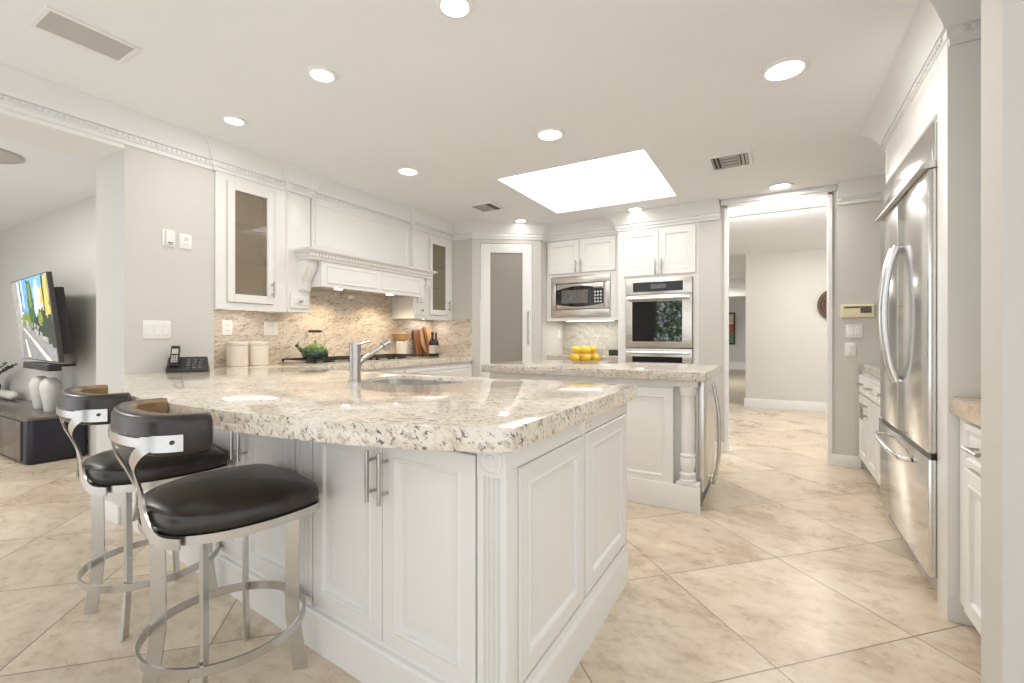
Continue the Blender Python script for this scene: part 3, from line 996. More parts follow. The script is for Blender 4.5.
# ------------------------------------------------------------ upper cabinets and hood on the cooking wall
def glass_cabinet(ya, yb, zb, label, hand, ml, mr_):
    W = yb - ya
    t = thing('wall_cabinet', label, 'cabinet', (-3.34, ya, 0), PI / 2, 'glass fronted wall cabinets')
    D = .292
    mb = MB()
    mb.box(0, 0, zb, .018, D, CEIL - .002); mb.box(W - .018, 0, zb, W, D, CEIL - .002)
    mb.box(.018, 0, zb, W - .018, D, zb + .02); mb.box(.018, 0, 2.28, W - .018, D, CEIL - .002)
    mb.box(0, -.012, zb - .02, W, .02, zb)
    # face frame
    mb.box(0, -.006, zb, ml, 0, CEIL - .002); mb.box(W - mr_, -.006, zb, W, 0, CEIL - .002); mb.box(ml, -.006, zb, W - mr_, 0, zb + .03); mb.box(ml, -.006, 2.225, W - mr_, 0, CEIL - .002)
    mb.build('carcass', 'white', t)
    mb = MB(); mb.box(.018, D - .02, zb + .02, W - .018, D, 2.28); mb.box(.018, .002, zb + .02, .022, D - .02, 2.28); mb.box(W - .022, .002, zb + .02, W - .018, D - .02, 2.28); mb.box(.022, .002, zb + .0205, W - .022, D - .02, zb + .024); mb.box(.022, .002, 2.276, W - .022, D - .02, 2.28)
    mb.build('lining', 'inside', t)
    a, b, z0, z1 = ml + .003, W - mr_ - .003, zb + .033, 2.222
    f = .046
    mb = MB()
    mb.panel(a, a + f, z0, z1, [(0, -.020), (.003, -.023)], 0); mb.panel(b - f, b, z0, z1, [(0, -.020), (.003, -.023)], 0)
    mb.box(a + f, -.023, z0, b - f, 0, z0 + f + .012); mb.box(a + f, -.023, z1 - f - .012, b - f, 0, z1)
    for q in ((a + f, z0 + f + .012, a + f + .004, z1 - f - .012), (b - f - .004, z0 + f + .012, b - f, z1 - f - .012)):
        mb.box(q[0], -.017, q[1], q[2], 0, q[3])
    d = mb.build('door', 'white', t)
    mb = MB(); mb.box(a + f, -.012, z0 + f + .012, b - f, -.008, z1 - f - .012); mb.build('pane', 'obscure', d)
    pull(d, (b - .02) if hand else (a + .02), z0 + .11, .12, -.023)
    light_strip(t, .05, D - .20, W - .05, D - .16, zb)
    for z in (z0 + (z1 - z0) * .38, z0 + (z1 - z0) * .66):
        mb = MB(); mb.box(.022, .012, z, W - .022, D - .022, z + .008); mb.build('shelf', 'shelfedge', t)
def light_strip(par, x0, y0, x1, y1, z):
    mb = MB(); mb.box(x0, y0, z - .012, x1, y1, z); st_ = mb.build('light_strip', 'trim', par)
    mb = MB(); mb.box(x0 + .006, y0 + .006, z - .014, x1 - .006, y1 - .006, z - .011); mb.build('diffuser', 'lens', st_)
glass_cabinet(1.702, 2.225, 1.335, 'glass fronted white wall cabinet above the cream canisters', 1, .072, .108)
glass_cabinet(3.885, 4.355, 1.335, 'glass fronted white wall cabinet in the pantry corner', 1, .045, .085)

def column_cabinet(ya, yb, label):
    W = yb - ya
    t = thing('hood_column', label, 'cabinet', (-3.32, ya, 0), PI / 2, 'columns carrying the hood')
    mb = MB(); mb.box(0, 0, 1.335, W, .312, CEIL - .002); mb.box(-.006, -.01, 1.318, W + .006, .312, 1.335); mb.build('body', 'white', t, bevel=.003)
    d = raised_door(t, .022, W - .022, 1.35, 1.465, 'drawer', prof=[(0, -.012), (.002, -.014), (.012, -.014), (.016, -.011), (.02, -.011), (.028, -.014)])
    mb = MB(); mb.lathe([(.006, 0), (.006, -.012), (.014, -.016), (.014, -.022), (.004, -.026)], (W / 2, -.014, 1.407), 16, axis='y'); mb.build('knob', 'chrome', d)
    bx = W - .055 if ya < 3 else .10
    # scrolled bracket under the mantel
    pr = [(0, 1.49), (-.014, 1.495), (-.024, 1.52), (-.02, 1.545), (-.028, 1.575), (-.05, 1.60), (-.078, 1.64), (-.096, 1.67), (-.10, 1.70), (-.095, 1.735), (0, 1.735)]
    mb = MB()
    mb.rings([[(x, y, z) for y, z in pr] for x in (bx - .05, bx + .05)])
    mb.rings([[(x, y * 1.0 - (.012 if y < 0 else 0), z) for y, z in pr] for x in (bx - .02, bx + .02)])
    mb.build('bracket', 'white', t, sharp=40)
column_cabinet(2.225, 2.425, 'white column with small drawer left of the cooktop')
column_cabinet(3.665, 3.885, 'white column with small drawer right of the cooktop')

t = thing('range_hood', 'white wooden range hood with dentil mantel above the cooktop', 'range hood', (-3.36, 2.425, 0), PI / 2)
W = 3.665 - 2.425
mb = MB(); mb.box(0, 0, 1.80, W, .27, CEIL - .002); mb.build('chimney', 'white', t)
mb = MB(); mb.panel(.035, W - .035, 1.85, 2.27, [(0, -.006), (.006, -.012), (.03, -.012), (.038, -.006), (.05, -.002), (.06, -.002)], .01); mb.build('chimney_panel', 'white', t, sharp=20)
# mantel with its returns, sitting on the columns
prof = [(0, -.075), (.012, -.075), (.014, -.06), (.03, -.05), (.03, -.03), (.045, -.022), (.065, -.012), (.07, 0), (0, 0)]
mb = MB()
ml = lambda x, y: (x, y)
path = [(-.10, .03), (-.10, -.19), (W + .07, -.19), (W + .07, .03)]
crown(mb, path, 1.812, prof, (.028, .04, -.05, -.03), .03)
mb.box(-.10, -.19, 1.735, W + .07, .03, 1.812)
mb.build('mantel', 'white', t, sharp=25)
mb = MB(); mb.box(.0, -.185, 1.53, W, -.16, 1.74); mb.box(0, -.16, 1.74, W, 0, 1.80)
mb.box(0, -.16, 1.53, .02, 0, 1.74); mb.box(W - .02, -.16, 1.53, W, 0, 1.74)
mb.build('valance', 'white', t)
for a, b in ((.05, W / 2 - .025), (W / 2 + .025, W - .05)):
    mb = MB(); mb.panel(a, b, 1.56, 1.71, [(0, -.006), (.004, -.008), (.014, -.008), (.02, -.002), (.03, -.002), (.034, -.002)], 0); p = mb.build('valance_panel', 'white', t, sharp=20); p.location = (0, -.185, 0)
mb = MB(); mb.box(.02, -.16, 1.545, W - .02, .268, 1.56); li = mb.build('liner', 'steel', t)
for x in (.30, .92):
    mb = MB(); mb.lathe([(.035, 0), (.035, -.006), (.004, -.006)], (x, -.02, 1.545), 18); mb.build('hood_lamp', 'lens', li)
for x in (.45, .58):
    mb = MB(); mb.lathe([(.013, 0), (.012, -.018), (.003, -.018)], (x, -.13, 1.545), 14); mb.build('knob', 'black', li)
for y in (2.72, 3.35):
    lamp('hood_light', 'SPOT', (-3.36, y, 1.535), 13, (1, .78, .52), .03, spot=math.radians(150))
lamp('niche_fill', 'AREA', (-1.95, 5.25, 1.30), 2.2, (1, .97, .92), .6, size_y=.15)  # added fill lamp that brightens the dark niche
lamp('cabinet_light', 'AREA', (-3.47, 1.96, 1.31), .45, (1, .93, .84), .2, size_y=.42)
lamp('cabinet_light', 'AREA', (-3.5, 4.1, 1.31), .7, (1, .96, .9), .2, size_y=.35)

# ------------------------------------------------------------ microwave niche and oven tower
t = thing('wall_cabinet', 'white two door cabinet built around the microwave', 'cabinet', (-2.395, 4.995, 0))
W = 2.395 - 1.49
mb = MB()
mb.box(0, 0, 1.325, .065, .50, CEIL - .002); mb.box(W - .118, 0, 1.325, W, .50, CEIL - .002); mb.box(.065, 0, 1.834, W - .118, .50, CEIL - .002); mb.box(.065, 0, 1.325, W - .118, .50, 1.357)
mb.box(0, -.014, 1.309, W, .02, 1.328)
mb.build('carcass', 'white', t)
light_strip(t, .15, .22, W - .15, .26, 1.325)  # strip added out of view to go with the niche fill lamp
for a, b, h in ((.02, .418, 1), (.422, W - .055, 0)):
    d = raised_door(t, a, b, 1.868, 2.25)
    pull(d, (b - .03) if h else (a + .03), 1.94, .14)
t = thing('microwave', 'built in stainless microwave with bowed black door', 'microwave', (-1.972, 4.985, 1.592))
mb = MB()
for q in ((-.362, .158, .362, .236), (-.362, -.236, .362, -.152), (-.362, -.152, -.299, .158), (.299, -.152, .362, .158)):
    mb.box(q[0], -.010, q[1], q[2], .0, q[3])
mb.build('trim_kit', 'steelh', t, bevel=.004)
mb = MB(); mb.box(-.294, .01, -.147, .294, .40, .152); mb.build('body', 'steelh', t)
mb = MB(); mb.box(-.289, -.012, -.145, .289, .01, .150); mb.build('door', 'steelh', t, bevel=.004)
# black glass with bowed top and bottom edges
mb = MB()
top = [(-.289 + .578 * k / 16, .079 + .042 * math.sin(PI * k / 16)) for k in range(17)]
bot = [(-.289 + .578 * k / 16, -.089 - .032 * math.sin(PI * k / 16)) for k in range(17)]
lpp = bot + top[::-1]
mb.rings([[(x, y, z) for x, z in lpp] for y in (-.011, -.016)])
gl = mb.build('black_glass', 'blackglass', t)
mb = MB(); mb.box(-.22, -.0175, -.079, .105, -.0155, .074); mb.build('window_mesh', 'lcd', gl)
mb = MB()
for i in range(4):
    for j in range(3):
        mb.lathe([(.013, 0), (.012, -.003), (.002, -.003)], (.194 + j * .034, -.016, -.068 + i * .037), 10, axis='y')
mb.build('buttons', 'grey', gl)
mb = MB(); mb.box(.173, -.0175, .082, .278, -.0155, .102); mb.build('clock', 'lcd', gl)

t = thing('base_cabinet', 'white cabinet under the microwave niche behind the island', 'cabinet', (-2.395, 5.03, 0))
shell(t, [(0, 0), (W, 0), (W, .45), (0, .45)], [(.02, .02), (W - .02, .02), (W - .02, .43), (.02, .43)], 0, .84)
for a, b in ((.02, W / 2 - .002), (W / 2 + .002, W - .02)):
    d = raised_door(t, a, b, .12, .82); pull(d, b - .04 if a < .1 else a + .04, .7)
mb = MB(); mb.box(-2.397, 5.0, .84, -1.49, 5.484, .90); o = mb.build('worktop', 'granite2', bevel=.005)
tag(o, 'small granite counter under the built in microwave', 'countertop')
t = thing('tea_box', 'small dark box on the counter in the microwave niche', 'box', (-1.69, 5.40, .90))
mb = MB(); mb.box(-.055, -.05, 0, .055, .05, .05); mb.build('body', 'darkwood', t, bevel=.003)
mb = MB(); mb.box(-.057, -.052, .051, .057, .052, .066); mb.build('lid', 'darkwood', t, bevel=.003)

t = thing('oven_cabinet', 'tall white cabinet holding the wall oven', 'cabinet', (-1.486, 4.88, 0))
W = 1.486 - .665
mb = MB()
mb.box(0, 0, 0, .085, .61, CEIL - .002); mb.box(W - .055, 0, 0, W, .61, CEIL - .002); mb.box(.085, 0, 1.733, W - .055, .61, CEIL - .002); mb.box(.085, 0, 0, W - .055, .61, .822); mb.box(.085, .58, .822, W - .055, .61, 1.733)
mb.build('carcass', 'white', t)
for a, b, h in ((.07, .434, 1), (.438, W - .03, 0)):
    d = raised_door(t, a, b, 1.765, 2.243)
    pull(d, (b - .03) if h else (a + .03), 1.85, .16)
t = thing('wall_oven', 'stainless wall oven with dark window in the tall cabinet', 'oven', (-1.058, 4.875, 0))
mb = MB(); mb.box(-.33, 0, 1.007, .33, .56, 1.730); mb.build('body', 'steelh', t)
mb = MB(); mb.box(-.334, -.025, 1.566, .334, 0, 1.731); cp = mb.build('control_panel', 'steelh', t, bevel=.004)
mb = MB(); mb.box(-.257, -.028, 1.594, .247, -.024, 1.692); gp = mb.build('control_glass', 'blackglass', cp)
mb = MB(); mb.box(-.073, -.0295, 1.622, .084, -.0275, 1.670); mb.build('clock', 'lcd', gp)
mb = MB(); mb.box(-.334, -.035, 1.015, .334, 0, 1.556); d = mb.build('oven_door', 'steelh', t, bevel=.005)
mb = MB(); mb.box(-.262, -.038, 1.073, .242, -.034, 1.492); mb.build('oven_window', 'ovenglass', d)
mb = MB(); mb.tube([(-.315, -.075, 1.520), (.315, -.075, 1.520)], .015, 14)
for x in (-.283, .283):
    mb.box(x - .015, -.075, 1.511, x + .015, -.03, 1.529)
mb.build('handle', 'bright', d)
t = thing('warming_drawer', 'stainless warming drawer below the wall oven', 'oven', (-1.058, 4.875, 0))
mb = MB(); mb.box(-.334, -.03, .826, .334, .5, .999); mb.build('drawer', 'steelh', t, bevel=.004)
mb = MB(); mb.box(-.262, -.034, .858, .242, -.029, .916); mb.build('dark_glass', 'blackglass', t)
mb = MB(); mb.tube([(-.315, -.07, .957), (.315, -.07, .957)], .014, 14)
for x in (-.283, .283):
    mb.box(x - .015, -.07, .949, x + .015, -.028, .965)
mb.build('handle', 'bright', t)

# ------------------------------------------------------------ island
t = thing('island_cabinet', 'white kitchen island with turned corner column', 'kitchen island', (-2.0, 3.12, 0))
W = 1.56
pol = [(0, 0), (1.42, 0), (1.42, .05), (W - .04, .05), (W - .04, .69), (W - .005, .69), (W - .005, .81), (0, .81)]
mb = MB(); mb.prism(pol, .0, .80); mb.box(0, 0, .80, W - .005, .81, .84); mb.build('carcass', 'white', t)
for k, (a, b) in enumerate(((.02, .475), (.485, .945), (.965, 1.42))):
    d = raised_door(t, a, b, .15, .785)
    if k < 2:
        pull(d, b - .04 if k == 0 else a + .04, .70)
mb = MB(); mb.box(-.01, -.03, 0, 1.585, 0, .165); mb.box(1.44, -.025, .165, 1.58, .05, .185); mb.build('plinth', 'white', t, bevel=.004)
mb = MB(); mb.lathe([(.052, .185), (.052, .20), (.044, .207), (.05, .222), (.05, .24), (.036, .25), (.047, .29), (.049, .33), (.042, .345), (.048, .352), (.048, .362), (.040, .37), (.044, .55), (.040, .735), (.046, .742), (.046, .752), (.052, .765), (.052, .80)], (1.505, .015, 0), 24)
mb.build('turned_column', 'white', t, sharp=40)
mb = MB(); mb.box(1.43, -.022, .80, W + .01, 0, .84); mb.build('rail', 'white', t)
mb = MB(); mb.prism(rrect(-2.06, 3.055, -.37, 3.985, .02), .84, .90); o = mb.build('worktop', 'granite2', bevel=.006)
tag(o, 'speckled granite island top holding the lemon bowl', 'countertop')
t = thing('beverage_fridge', 'stainless beverage fridge at the island end with curved handle', 'refrigerator', (-.44, 3.19, 0), PI / 2)
mb = MB(); mb.box(0, .0, .1, .60, .03, .835); mb.build('case', 'steel', t)
mb = MB(); mb.box(0, -.035, .11, .60, 0, .835); d = mb.build('door', 'steel', t, bevel=.005)
mb = MB(); mb.tube(spline([(.25, -.065, .10), (.25, -.095, .26), (.25, -.103, .44), (.25, -.095, .62), (.25, -.065, .79)], 6), .012, 12)
for z in (.15, .74):
    mb.tube([(.25, -.03, z), (.25, -.075, z)], .008)
mb.build('handle', 'steel', d)
mb = MB(); mb.box(.02, -.01, 0, .58, .03, .1); mb.build('toe_kick', 'black', t)

# lemons in a glass bowl
BX, BY = -1.40, 3.66
t = thing('glass_bowl', 'wide clear glass bowl of lemons on the island', 'bowl', (BX, BY, .90))
mb = MB(); mb.lathe([(.12, 0), (.145, .012), (.15, .05), (.149, .10), (.152, .118), (.147, .118), (.144, .10), (.145, .05), (.138, .018), (.11, .010)], n=36); mb.build('glass', 'bowlglass', t)
def lemon(loc, rot, label):
    mb = MB(); mb.lathe([(.003, -.047), (.010, -.043), (.022, -.034), (.031, -.015), (.032, .004), (.027, .024), (.016, .037), (.008, .043), (.003, .046)], n=16, axis='x')
    o = mb.build('lemon', 'lemon', sharp=80); o.location = loc; o.rotation_euler = rot
    return tag(o, label, 'lemon', 'lemons in the glass bowl')
L0 = None
spots = [(0, 0, .045)]
for k in range(6):
    spots.append((.095 * math.cos(k * PI / 3), .095 * math.sin(k * PI / 3), .046))
for k in range(4):
    spots.append((.066 * math.cos(k * PI / 2 + .5), .066 * math.sin(k * PI / 2 + .5), .112))
for k, (a, b, c) in enumerate(spots):
    rot = (random.uniform(-.4, .4), random.uniform(-.5, .5), random.uniform(0, 6))
    lab = 'yellow lemon on top of the glass bowl' if c > .09 else 'yellow lemon low down inside the glass bowl'
    if L0 is None:
        L0 = lemon((BX + a, BY + b, .90 + c), rot, lab)
    else:
        dup(L0, (BX + a, BY + b, .90 + c), rot, lab)

# ------------------------------------------------------------ right side: refrigerator wall
t = thing('fridge_cabinet', 'tall white surround cabinet around the refrigerator', 'cabinet', (.60, 2.42, 0))
mb = MB(); mb.box(-.014, 0, 0, .65, .130, CEIL - .002); mb.build('side_panel', 'white', t, bevel=.002)
mb = MB(); mb.box(-.0, 1.182, 0, .65, 1.203, CEIL - .002); mb.build('side_panel', 'white', t, bevel=.002)
mb = MB(); mb.box(0, .130, 2.04, .65, 1.182, CEIL - .002); mb.build('top_box', 'white', t)
mb = MB(); mb.X = Matrix.Rotation(-PI / 2, 4, 'Z')
mb.panel(-1.17, -.14, 2.06, 2.30, [(0, -.012), (.003, -.015), (.04, -.015), (.05, -.008), (.06, -.008), (.08, -.013)], 0); mb.build('top_panel', 'white', t, sharp=20)

t = thing('refrigerator', 'large stainless french door refrigerator on the right', 'refrigerator', (.56, 3.60, 0), -PI / 2)
W = 1.035
G = .474       # door gap along the front
mb = MB(); mb.box(.005, .065, .06, W - .005, .68, 2.03); mb.build('case', 'grey', t)
mb = MB(); mb.box(0, 0, .625, G - .003, .06, 1.835); mb.build('door', 'fridge', t, bevel=.010)
mb = MB(); mb.box(G + .003, 0, .625, W, .06, 1.835); mb.build('door', 'fridge', t, bevel=.010)
mb = MB(); mb.box(0, 0, .10, W, .06, .600); fz = mb.build('freezer_drawer', 'fridge', t, bevel=.010)
mb = MB(); mb.box(0, .01, .600, W, .06, .625); mb.build('gasket', 'black', t)
mb = MB()
mb.box(0, .012, 1.85, W, .06, 2.03)
gr = mb.build('top_grille', 'fridge', t, bevel=.004)
mb = MB(); mb.rings([[(x, .012, 1.875), (x, -.022, 1.85), (x, -.026, 1.838), (x, .06, 1.838)] for x in (-.002, W + .002)]); mb.build('grille_lip', 'steel', gr)
mb = MB()
for k in range(5):
    mb.box(.10 + k * .03, .008, 1.93, .115 + k * .03, .0125, 1.965)
mb.build('badge', 'grey', gr)
mb = MB(); mb.box(.02, .05, 0, W - .02, .12, .1); mb.build('toe_kick', 'grey', t)
for s, x in ((-1, G - .045), (1, G + .045)):
    mb = MB()
    pts = spline([(x, -.012, .885), (x, -.040, .98), (x, -.058, 1.12), (x, -.063, 1.24), (x, -.058, 1.36), (x, -.040, 1.50), (x, -.012, 1.595)], 6)
    mb.tube(pts, .016, 12)
    mb.tube([(x, 0, .89), (x, -.02, .89)], .012); mb.tube([(x, 0, 1.59), (x, -.02, 1.59)], .012)
    mb.build('handle', 'bright', t)
mb = MB(); mb.tube(spline([(.13, -.006, .545), (.17, -.045, .545), (.43, -.055, .54), (.72, -.045, .535), (.76, -.006, .535)], 6), .013, 12); mb.build('handle', 'bright', fz)

def right_cab(xf, ya, yb, label, drawers, doors, wall=1.25, top=.84):
    """base cabinet facing -X between ya < yb"""
    t = thing('base_cabinet', label, 'cabinet', (xf, yb, 0), -PI / 2, 'base cabinets along the refrigerator wall')
    W = yb - ya; D = wall - xf - .002
    mb = MB(); mb.box(0, .0, .09, W, D, top); mb.box(0, .06, 0, W, D, .09); mb.build('carcass', 'white', t)
    for a, b in drawers:
        d = raised_door(t, a, b, .655, .805, 'drawer', prof=SMALLP); pull(d, (a + b) / 2, .735, .13, horiz=True)
    for a, b, s in doors:
        d = raised_door(t, a, b, .11, .64); pull(d, (b - .035) if s else (a + .035), .545, .12)
    return t
right_cab(.63, 3.63, 4.84, 'white drawer cabinet between the refrigerator and back wall', [(.02, .40), (.41, .80), (.81, 1.19)], [(.02, .40, 1), (.41, .80, 0), (.81, 1.19, 1)])
mb = MB(); mb.box(.605, 3.626, .84, 1.248, 4.858, .90); o = mb.build('worktop', 'granite2', bevel=.005)
tag(o, 'short counter beyond the refrigerator', 'countertop')
right_cab(.62, 1.89, 2.41, 'white drawer cabinet between the partition and the refrigerator panel', [(.12, .50)], [(.12, .50, 1)], top=.82)
mb = MB(); mb.box(.592, 1.885, .82, 1.248, 2.418, .885); o = mb.build('worktop', 'desk', bevel=.005)
tag(o, 'sandy stone counter at the right edge beside the refrigerator panel', 'countertop')

# ------------------------------------------------------------ ceiling fittings
CPW = [5.5, 4.5, 3.0, 5.5, 8.5, 3.5, 7, .55, .8]
CSC = [.74, .74, .68, 1.0, 1.12, .95, 1.05, .9, .8]
can_labels = ['recessed ceiling light nearest the camera, cut by the picture top', 'second recessed light of the row over the bar stools',
              'recessed light nearest the left wall, above the telephone wall', 'recessed light between the skylight and the breakfast bar',
              'largest recessed light, beside the air vent near the refrigerator', 'recessed light in front of the range hood',
              'recessed light just before the hall opening', 'recessed light between the skylight and the oven cabinet',
              'recessed light above the pantry door']
t0 = None
for k, (x, y) in enumerate(CANS):
    if t0 is None:
        t0 = thing('recessed_light', can_labels[0], 'ceiling light', (x, y, CEIL), 0, 'recessed ceiling lights')
        mb = MB(); mb.lathe([(.098, 0), (.098, -.004), (.090, -.009), (.076, -.010), (.072, -.004), (.072, 0)], n=36, cap0=False, cap1=False); mb.build('trim_ring', 'trim', t0)
        mb = MB(); mb.lathe([(.073, -.003), (.05, -.005), (.004, -.0055)], n=36, cap0=False); mb.build('lens', 'lens', t0)
        t0.scale = (CSC[0],) * 2 + (1,)
    else:
        q = dup(t0, (x, y, CEIL), 0, can_labels[k])
        q.scale = (CSC[k],) * 2 + (1,)
    lamp('downlight', 'AREA', (x, y, CEIL - .014), CPW[k], (1, .965, .92), .14)

dup(t0, (-5.6, .2, CEIL), 0, 'added unseen recessed light in the living room ceiling beyond the beam')  # fixture added out of view for the living room fill lamp
dup(t0, (.6, 6.8, CEIL), 0, 'added unseen recessed light in the hall ceiling before the wall basket')  # fixture added out of view for the near hall fill lamp
dup(t0, (-1.6, 12.2, CEIL), 0, 'added unseen recessed light far down the hall ceiling')  # fixture added out of view for the far hall fill lamp

def vent(loc, w, h, label, rz=0):
    t = thing('air_vent', label, 'air vent', loc, rz, 'ceiling air vents')
    mb = MB(); mb.holed([(-w / 2, -h / 2), (w / 2, -h / 2), (w / 2, h / 2), (-w / 2, h / 2)], [[(-w / 2 + .022, -h / 2 + .022), (w / 2 - .022, -h / 2 + .022), (w / 2 - .022, h / 2 - .022), (-w / 2 + .022, h / 2 - .022)]], -.010, -.0005); mb.build('frame', 'trim', t)
    mb = MB(); mb.box(-w / 2 + .02, -h / 2 + .02, -.003, w / 2 - .02, h / 2 - .02, -.001); mb.build('duct', 'darkslot', t)
    iw, ih = w / 2 - .024, h / 2 - .024
    mb = MB()
    for k in range(3):
        for s in (-1, 1):
            c = s * (iw - .014 - k * .026)
            mb.rings([[(c - .006, y, -.004), (c - .003, y, -.004), (c + .010 * s + .003, y, -.011), (c + .010 * s, y, -.011)] for y in (-ih, ih)])
    for k in range(4):
        c = -ih + (k + .5) * ih / 2
        mb.rings([[(x, c - .012, -.004), (x, c - .009, -.004), (x, c + .012, -.012), (x, c + .009, -.012)] for x in (-iw + .075, iw - .075)])
    mb.box(-iw + .066, -ih, -.012, -iw + .072, ih, -.004); mb.box(iw - .072, -ih, -.012, iw - .066, ih, -.004)
    mb.build('louvers', 'grey', t)
vent((-.296, 3.777, CEIL), .29, .30, 'white ceiling air vent between the skylight and refrigerator')
vent((-2.543, 3.888, CEIL), .27, .27, 'white ceiling air vent left of the skylight')
t = thing('ceiling_speaker', 'grey rectangular ceiling grille over the breakfast bar', 'ceiling grille', (-2.62, .805, CEIL))
mb = MB(); mb.holed([(-.108, -.158), (.108, -.158), (.108, .158), (-.108, .158)], [[(-.09, -.14), (.09, -.14), (.09, .14), (-.09, .14)]], -.008, -.0005); mb.build('frame', 'trim', t, bevel=.002)
mb = MB(); mb.box(-.09, -.14, -.006, .09, .14, -.001); mb.build('grille', 'grey', t)
t = thing('ceiling_disc', 'round grey speaker in the living room ceiling', 'ceiling speaker', (-4.90, .93, CEIL))
mb = MB(); mb.lathe([(.21, 0), (.21, -.012), (.195, -.018), (.19, -.012)], n=32, cap0=False, cap1=False); mb.build('ring', 'grey', t)
mb = MB(); mb.lathe([(.192, -.010), (.1, -.016), (.005, -.018)], n=32, cap0=False); mb.build('grille', 'grey', t)

# hall: linear ceiling fitting behind the opening head, added fill lamps deeper in
t = thing('cove_light', 'slim light bar hidden behind the hall opening head', 'light', (0, 5.05, 2.33))
mb = MB(); mb.box(-.6, -.03, -.015, .6, .03, .0); mb.build('housing', 'trim', t)
mb = MB(); mb.box(-.59, -.02, .0, .59, .025, .006); mb.build('diffuser', 'lens', t)
mb = MB(); mb.box(-.55, -.07, -.005, -.53, -.03, .005); mb.box(.53, -.07, -.005, .55, -.03, .005); mb.build('bracket', 'trim', t)
lamp('cove', 'AREA', (0, 5.10, 2.345), 45, (1, .98, .95), 1.1, rot=(math.radians(180 - 25), 0, 0), size_y=.05)
lamp('living_fill', 'AREA', (-5.6, .2, 2.42), 36, (1, .97, .92), .5)  # added fill, brightens the living room from out of view
lamp('hall_fill', 'AREA', (.6, 6.8, 2.42), 34, (1, .96, .9), .5)  # added fill for the near part of the hall
lamp('hall_fill', 'AREA', (-1.6, 12.2, 2.42), 110, (1, .96, .9), .8)  # added fill for the far end of the hall

# ------------------------------------------------------------ hall objects
t = thing('wall_basket', 'round brown woven basket on the hall wall', 'basket', (.77, 8.195, 1.60))
mb = MB(); mb.lathe([(.232, 0), (.235, -.03), (.225, -.05), (.20, -.045), (.15, -.028), (.08, -.02), (.004, -.018)], n=40, cap0=False, axis='y')
mb.build('woven_tray', 'wicker', t, sharp=60)
mb = MB()
for r, z in ((.228, -.044), (.19, -.042), (.15, -.03), (.11, -.025), (.07, -.021)):
    mb.tube([(r * math.cos(2 * PI * k / 36), z, r * math.sin(2 * PI * k / 36)) for k in range(36)], .008, 6, closed=True)
mb.build('coils', 'darkwood', t)
t = thing('framed_picture', 'tall dark framed picture far down the hall', 'picture', (-1.43, 17.46, 1.41))
mb = MB()
for q in ((-.22, -.55, -.17, .55), (.17, -.55, .22, .55), (-.17, -.55, .17, -.50), (-.17, .50, .17, .55)):
    mb.box(q[0], -.03, q[1], q[2], .0, q[3])
mb.build('frame', 'darkwood', t)
mb = MB(); mb.box(-.17, -.014, -.50, .17, -.004, -.15); mb.mi = 1; mb.box(-.17, -.014, -.15, .17, -.004, .15); mb.mi = 2; mb.box(-.17, -.014, .15, .17, -.004, .50)
mb.build('canvas', ['a_green', 'a_red', 'a_cream'], t)

# ------------------------------------------------------------ living room
t = thing('television', 'large television showing a tree lined road, on a wall arm', 'television', (-6.17, 1.50, 1.29), math.radians(-4))
TW, TH = 1.42, .80
tl = Matrix.Rotation(math.radians(6), 4, 'X')
mb = MB(); mb.X = tl; mb.box(-TW / 2, 0, -TH / 2, TW / 2, .035, TH / 2); mb.build('bezel', 'tvbezel', t, bevel=.004)
mb = MB(); mb.X = tl; mb.box(-.5, .035, -.33, .66, .11, .27); mb.build('back_case', 'black', t, bevel=.01)
mb = MB(); mb.X = tl
def sp_(pts, mi, y):
    mb.mi = mi
    a = [mb.v((x * TW / 2 * .985, y, z * TH / 2 * .975)) for x, z in pts]
    mb.face(a)
names = ['p_sky', 'p_cloud', 'p_tree', 'p_tree2', 'p_road', 'p_line', 'p_dark', 'p_gold', 'p_grey']
def jag(pts, amp, n=7):
    r = random.Random(3)
    out = []
    for i, p in enumerate(pts):
        q = pts[(i + 1) % len(pts)]
        for k in range(n):
            t = k / n
            out.append((max(-1, min(1, p[0] + (q[0] - p[0]) * t + r.uniform(-amp, amp))), max(-1, min(1, p[1] + (q[1] - p[1]) * t + r.uniform(-amp, amp)))))
    return out
sp_([(-1, -1), (1, -1), (1, 1), (-1, 1)], 8, -.001)
sp_([(-.62, -.1), (.9, -.1), (.9, 1), (-.62, 1)], 0, -.002)
sp_(jag([(.18, .1), (.5, .0), (.62, .5), (.42, .95), (.22, .7)], .03), 1, -.003)
sp_(jag([(-.66, -.1), (-.45, -.05), (-.46, .98), (-.66, .98)], .03), 1, -.003)
sp_(jag([(-.52, .2), (-.47, .2), (-.47, .98), (-.52, .98)], .015), 6, -.0032)
sp_(jag([(-.40, .3), (-.34, .3), (-.35, .98), (-.42, .98)], .015), 1, -.0033)
sp_(jag([(-.10, .97), (.10, .9), (.17, .4), (.2, -.1), (-.2, -.1), (-.14, .4)], .035), 2, -.004)
sp_(jag([(-.04, .9), (.06, .85), (.08, .3), (-.04, .3)], .03), 3, -.0042)
sp_(jag([(-.62, .05), (-.4, .22), (-.15, .15), (-.1, -.2), (-.6, -.3)], .05), 3, -.0045)
sp_(jag([(.1, -.05), (.35, .15), (.7, .35), (.98, .5), (.98, -.75), (.5, -.4), (-.1, -.25)], .06), 6, -.005)
sp_(jag([(.55, .4), (.75, .98), (.98, .98), (.98, .1), (.75, .0)], .05), 7, -.0055)
sp_(jag([(.68, .1), (.74, .1), (.8, .98), (.72, .98)], .02), 6, -.0057)
sp_(jag([(.3, .1), (.5, .2), (.6, -.1), (.35, -.15)], .05), 3, -.0056)
sp_([(-.7, -.2), (-.35, -.15), (-.1, -.3), (1, -.72), (1, -1), (-.85, -1)], 4, -.006)
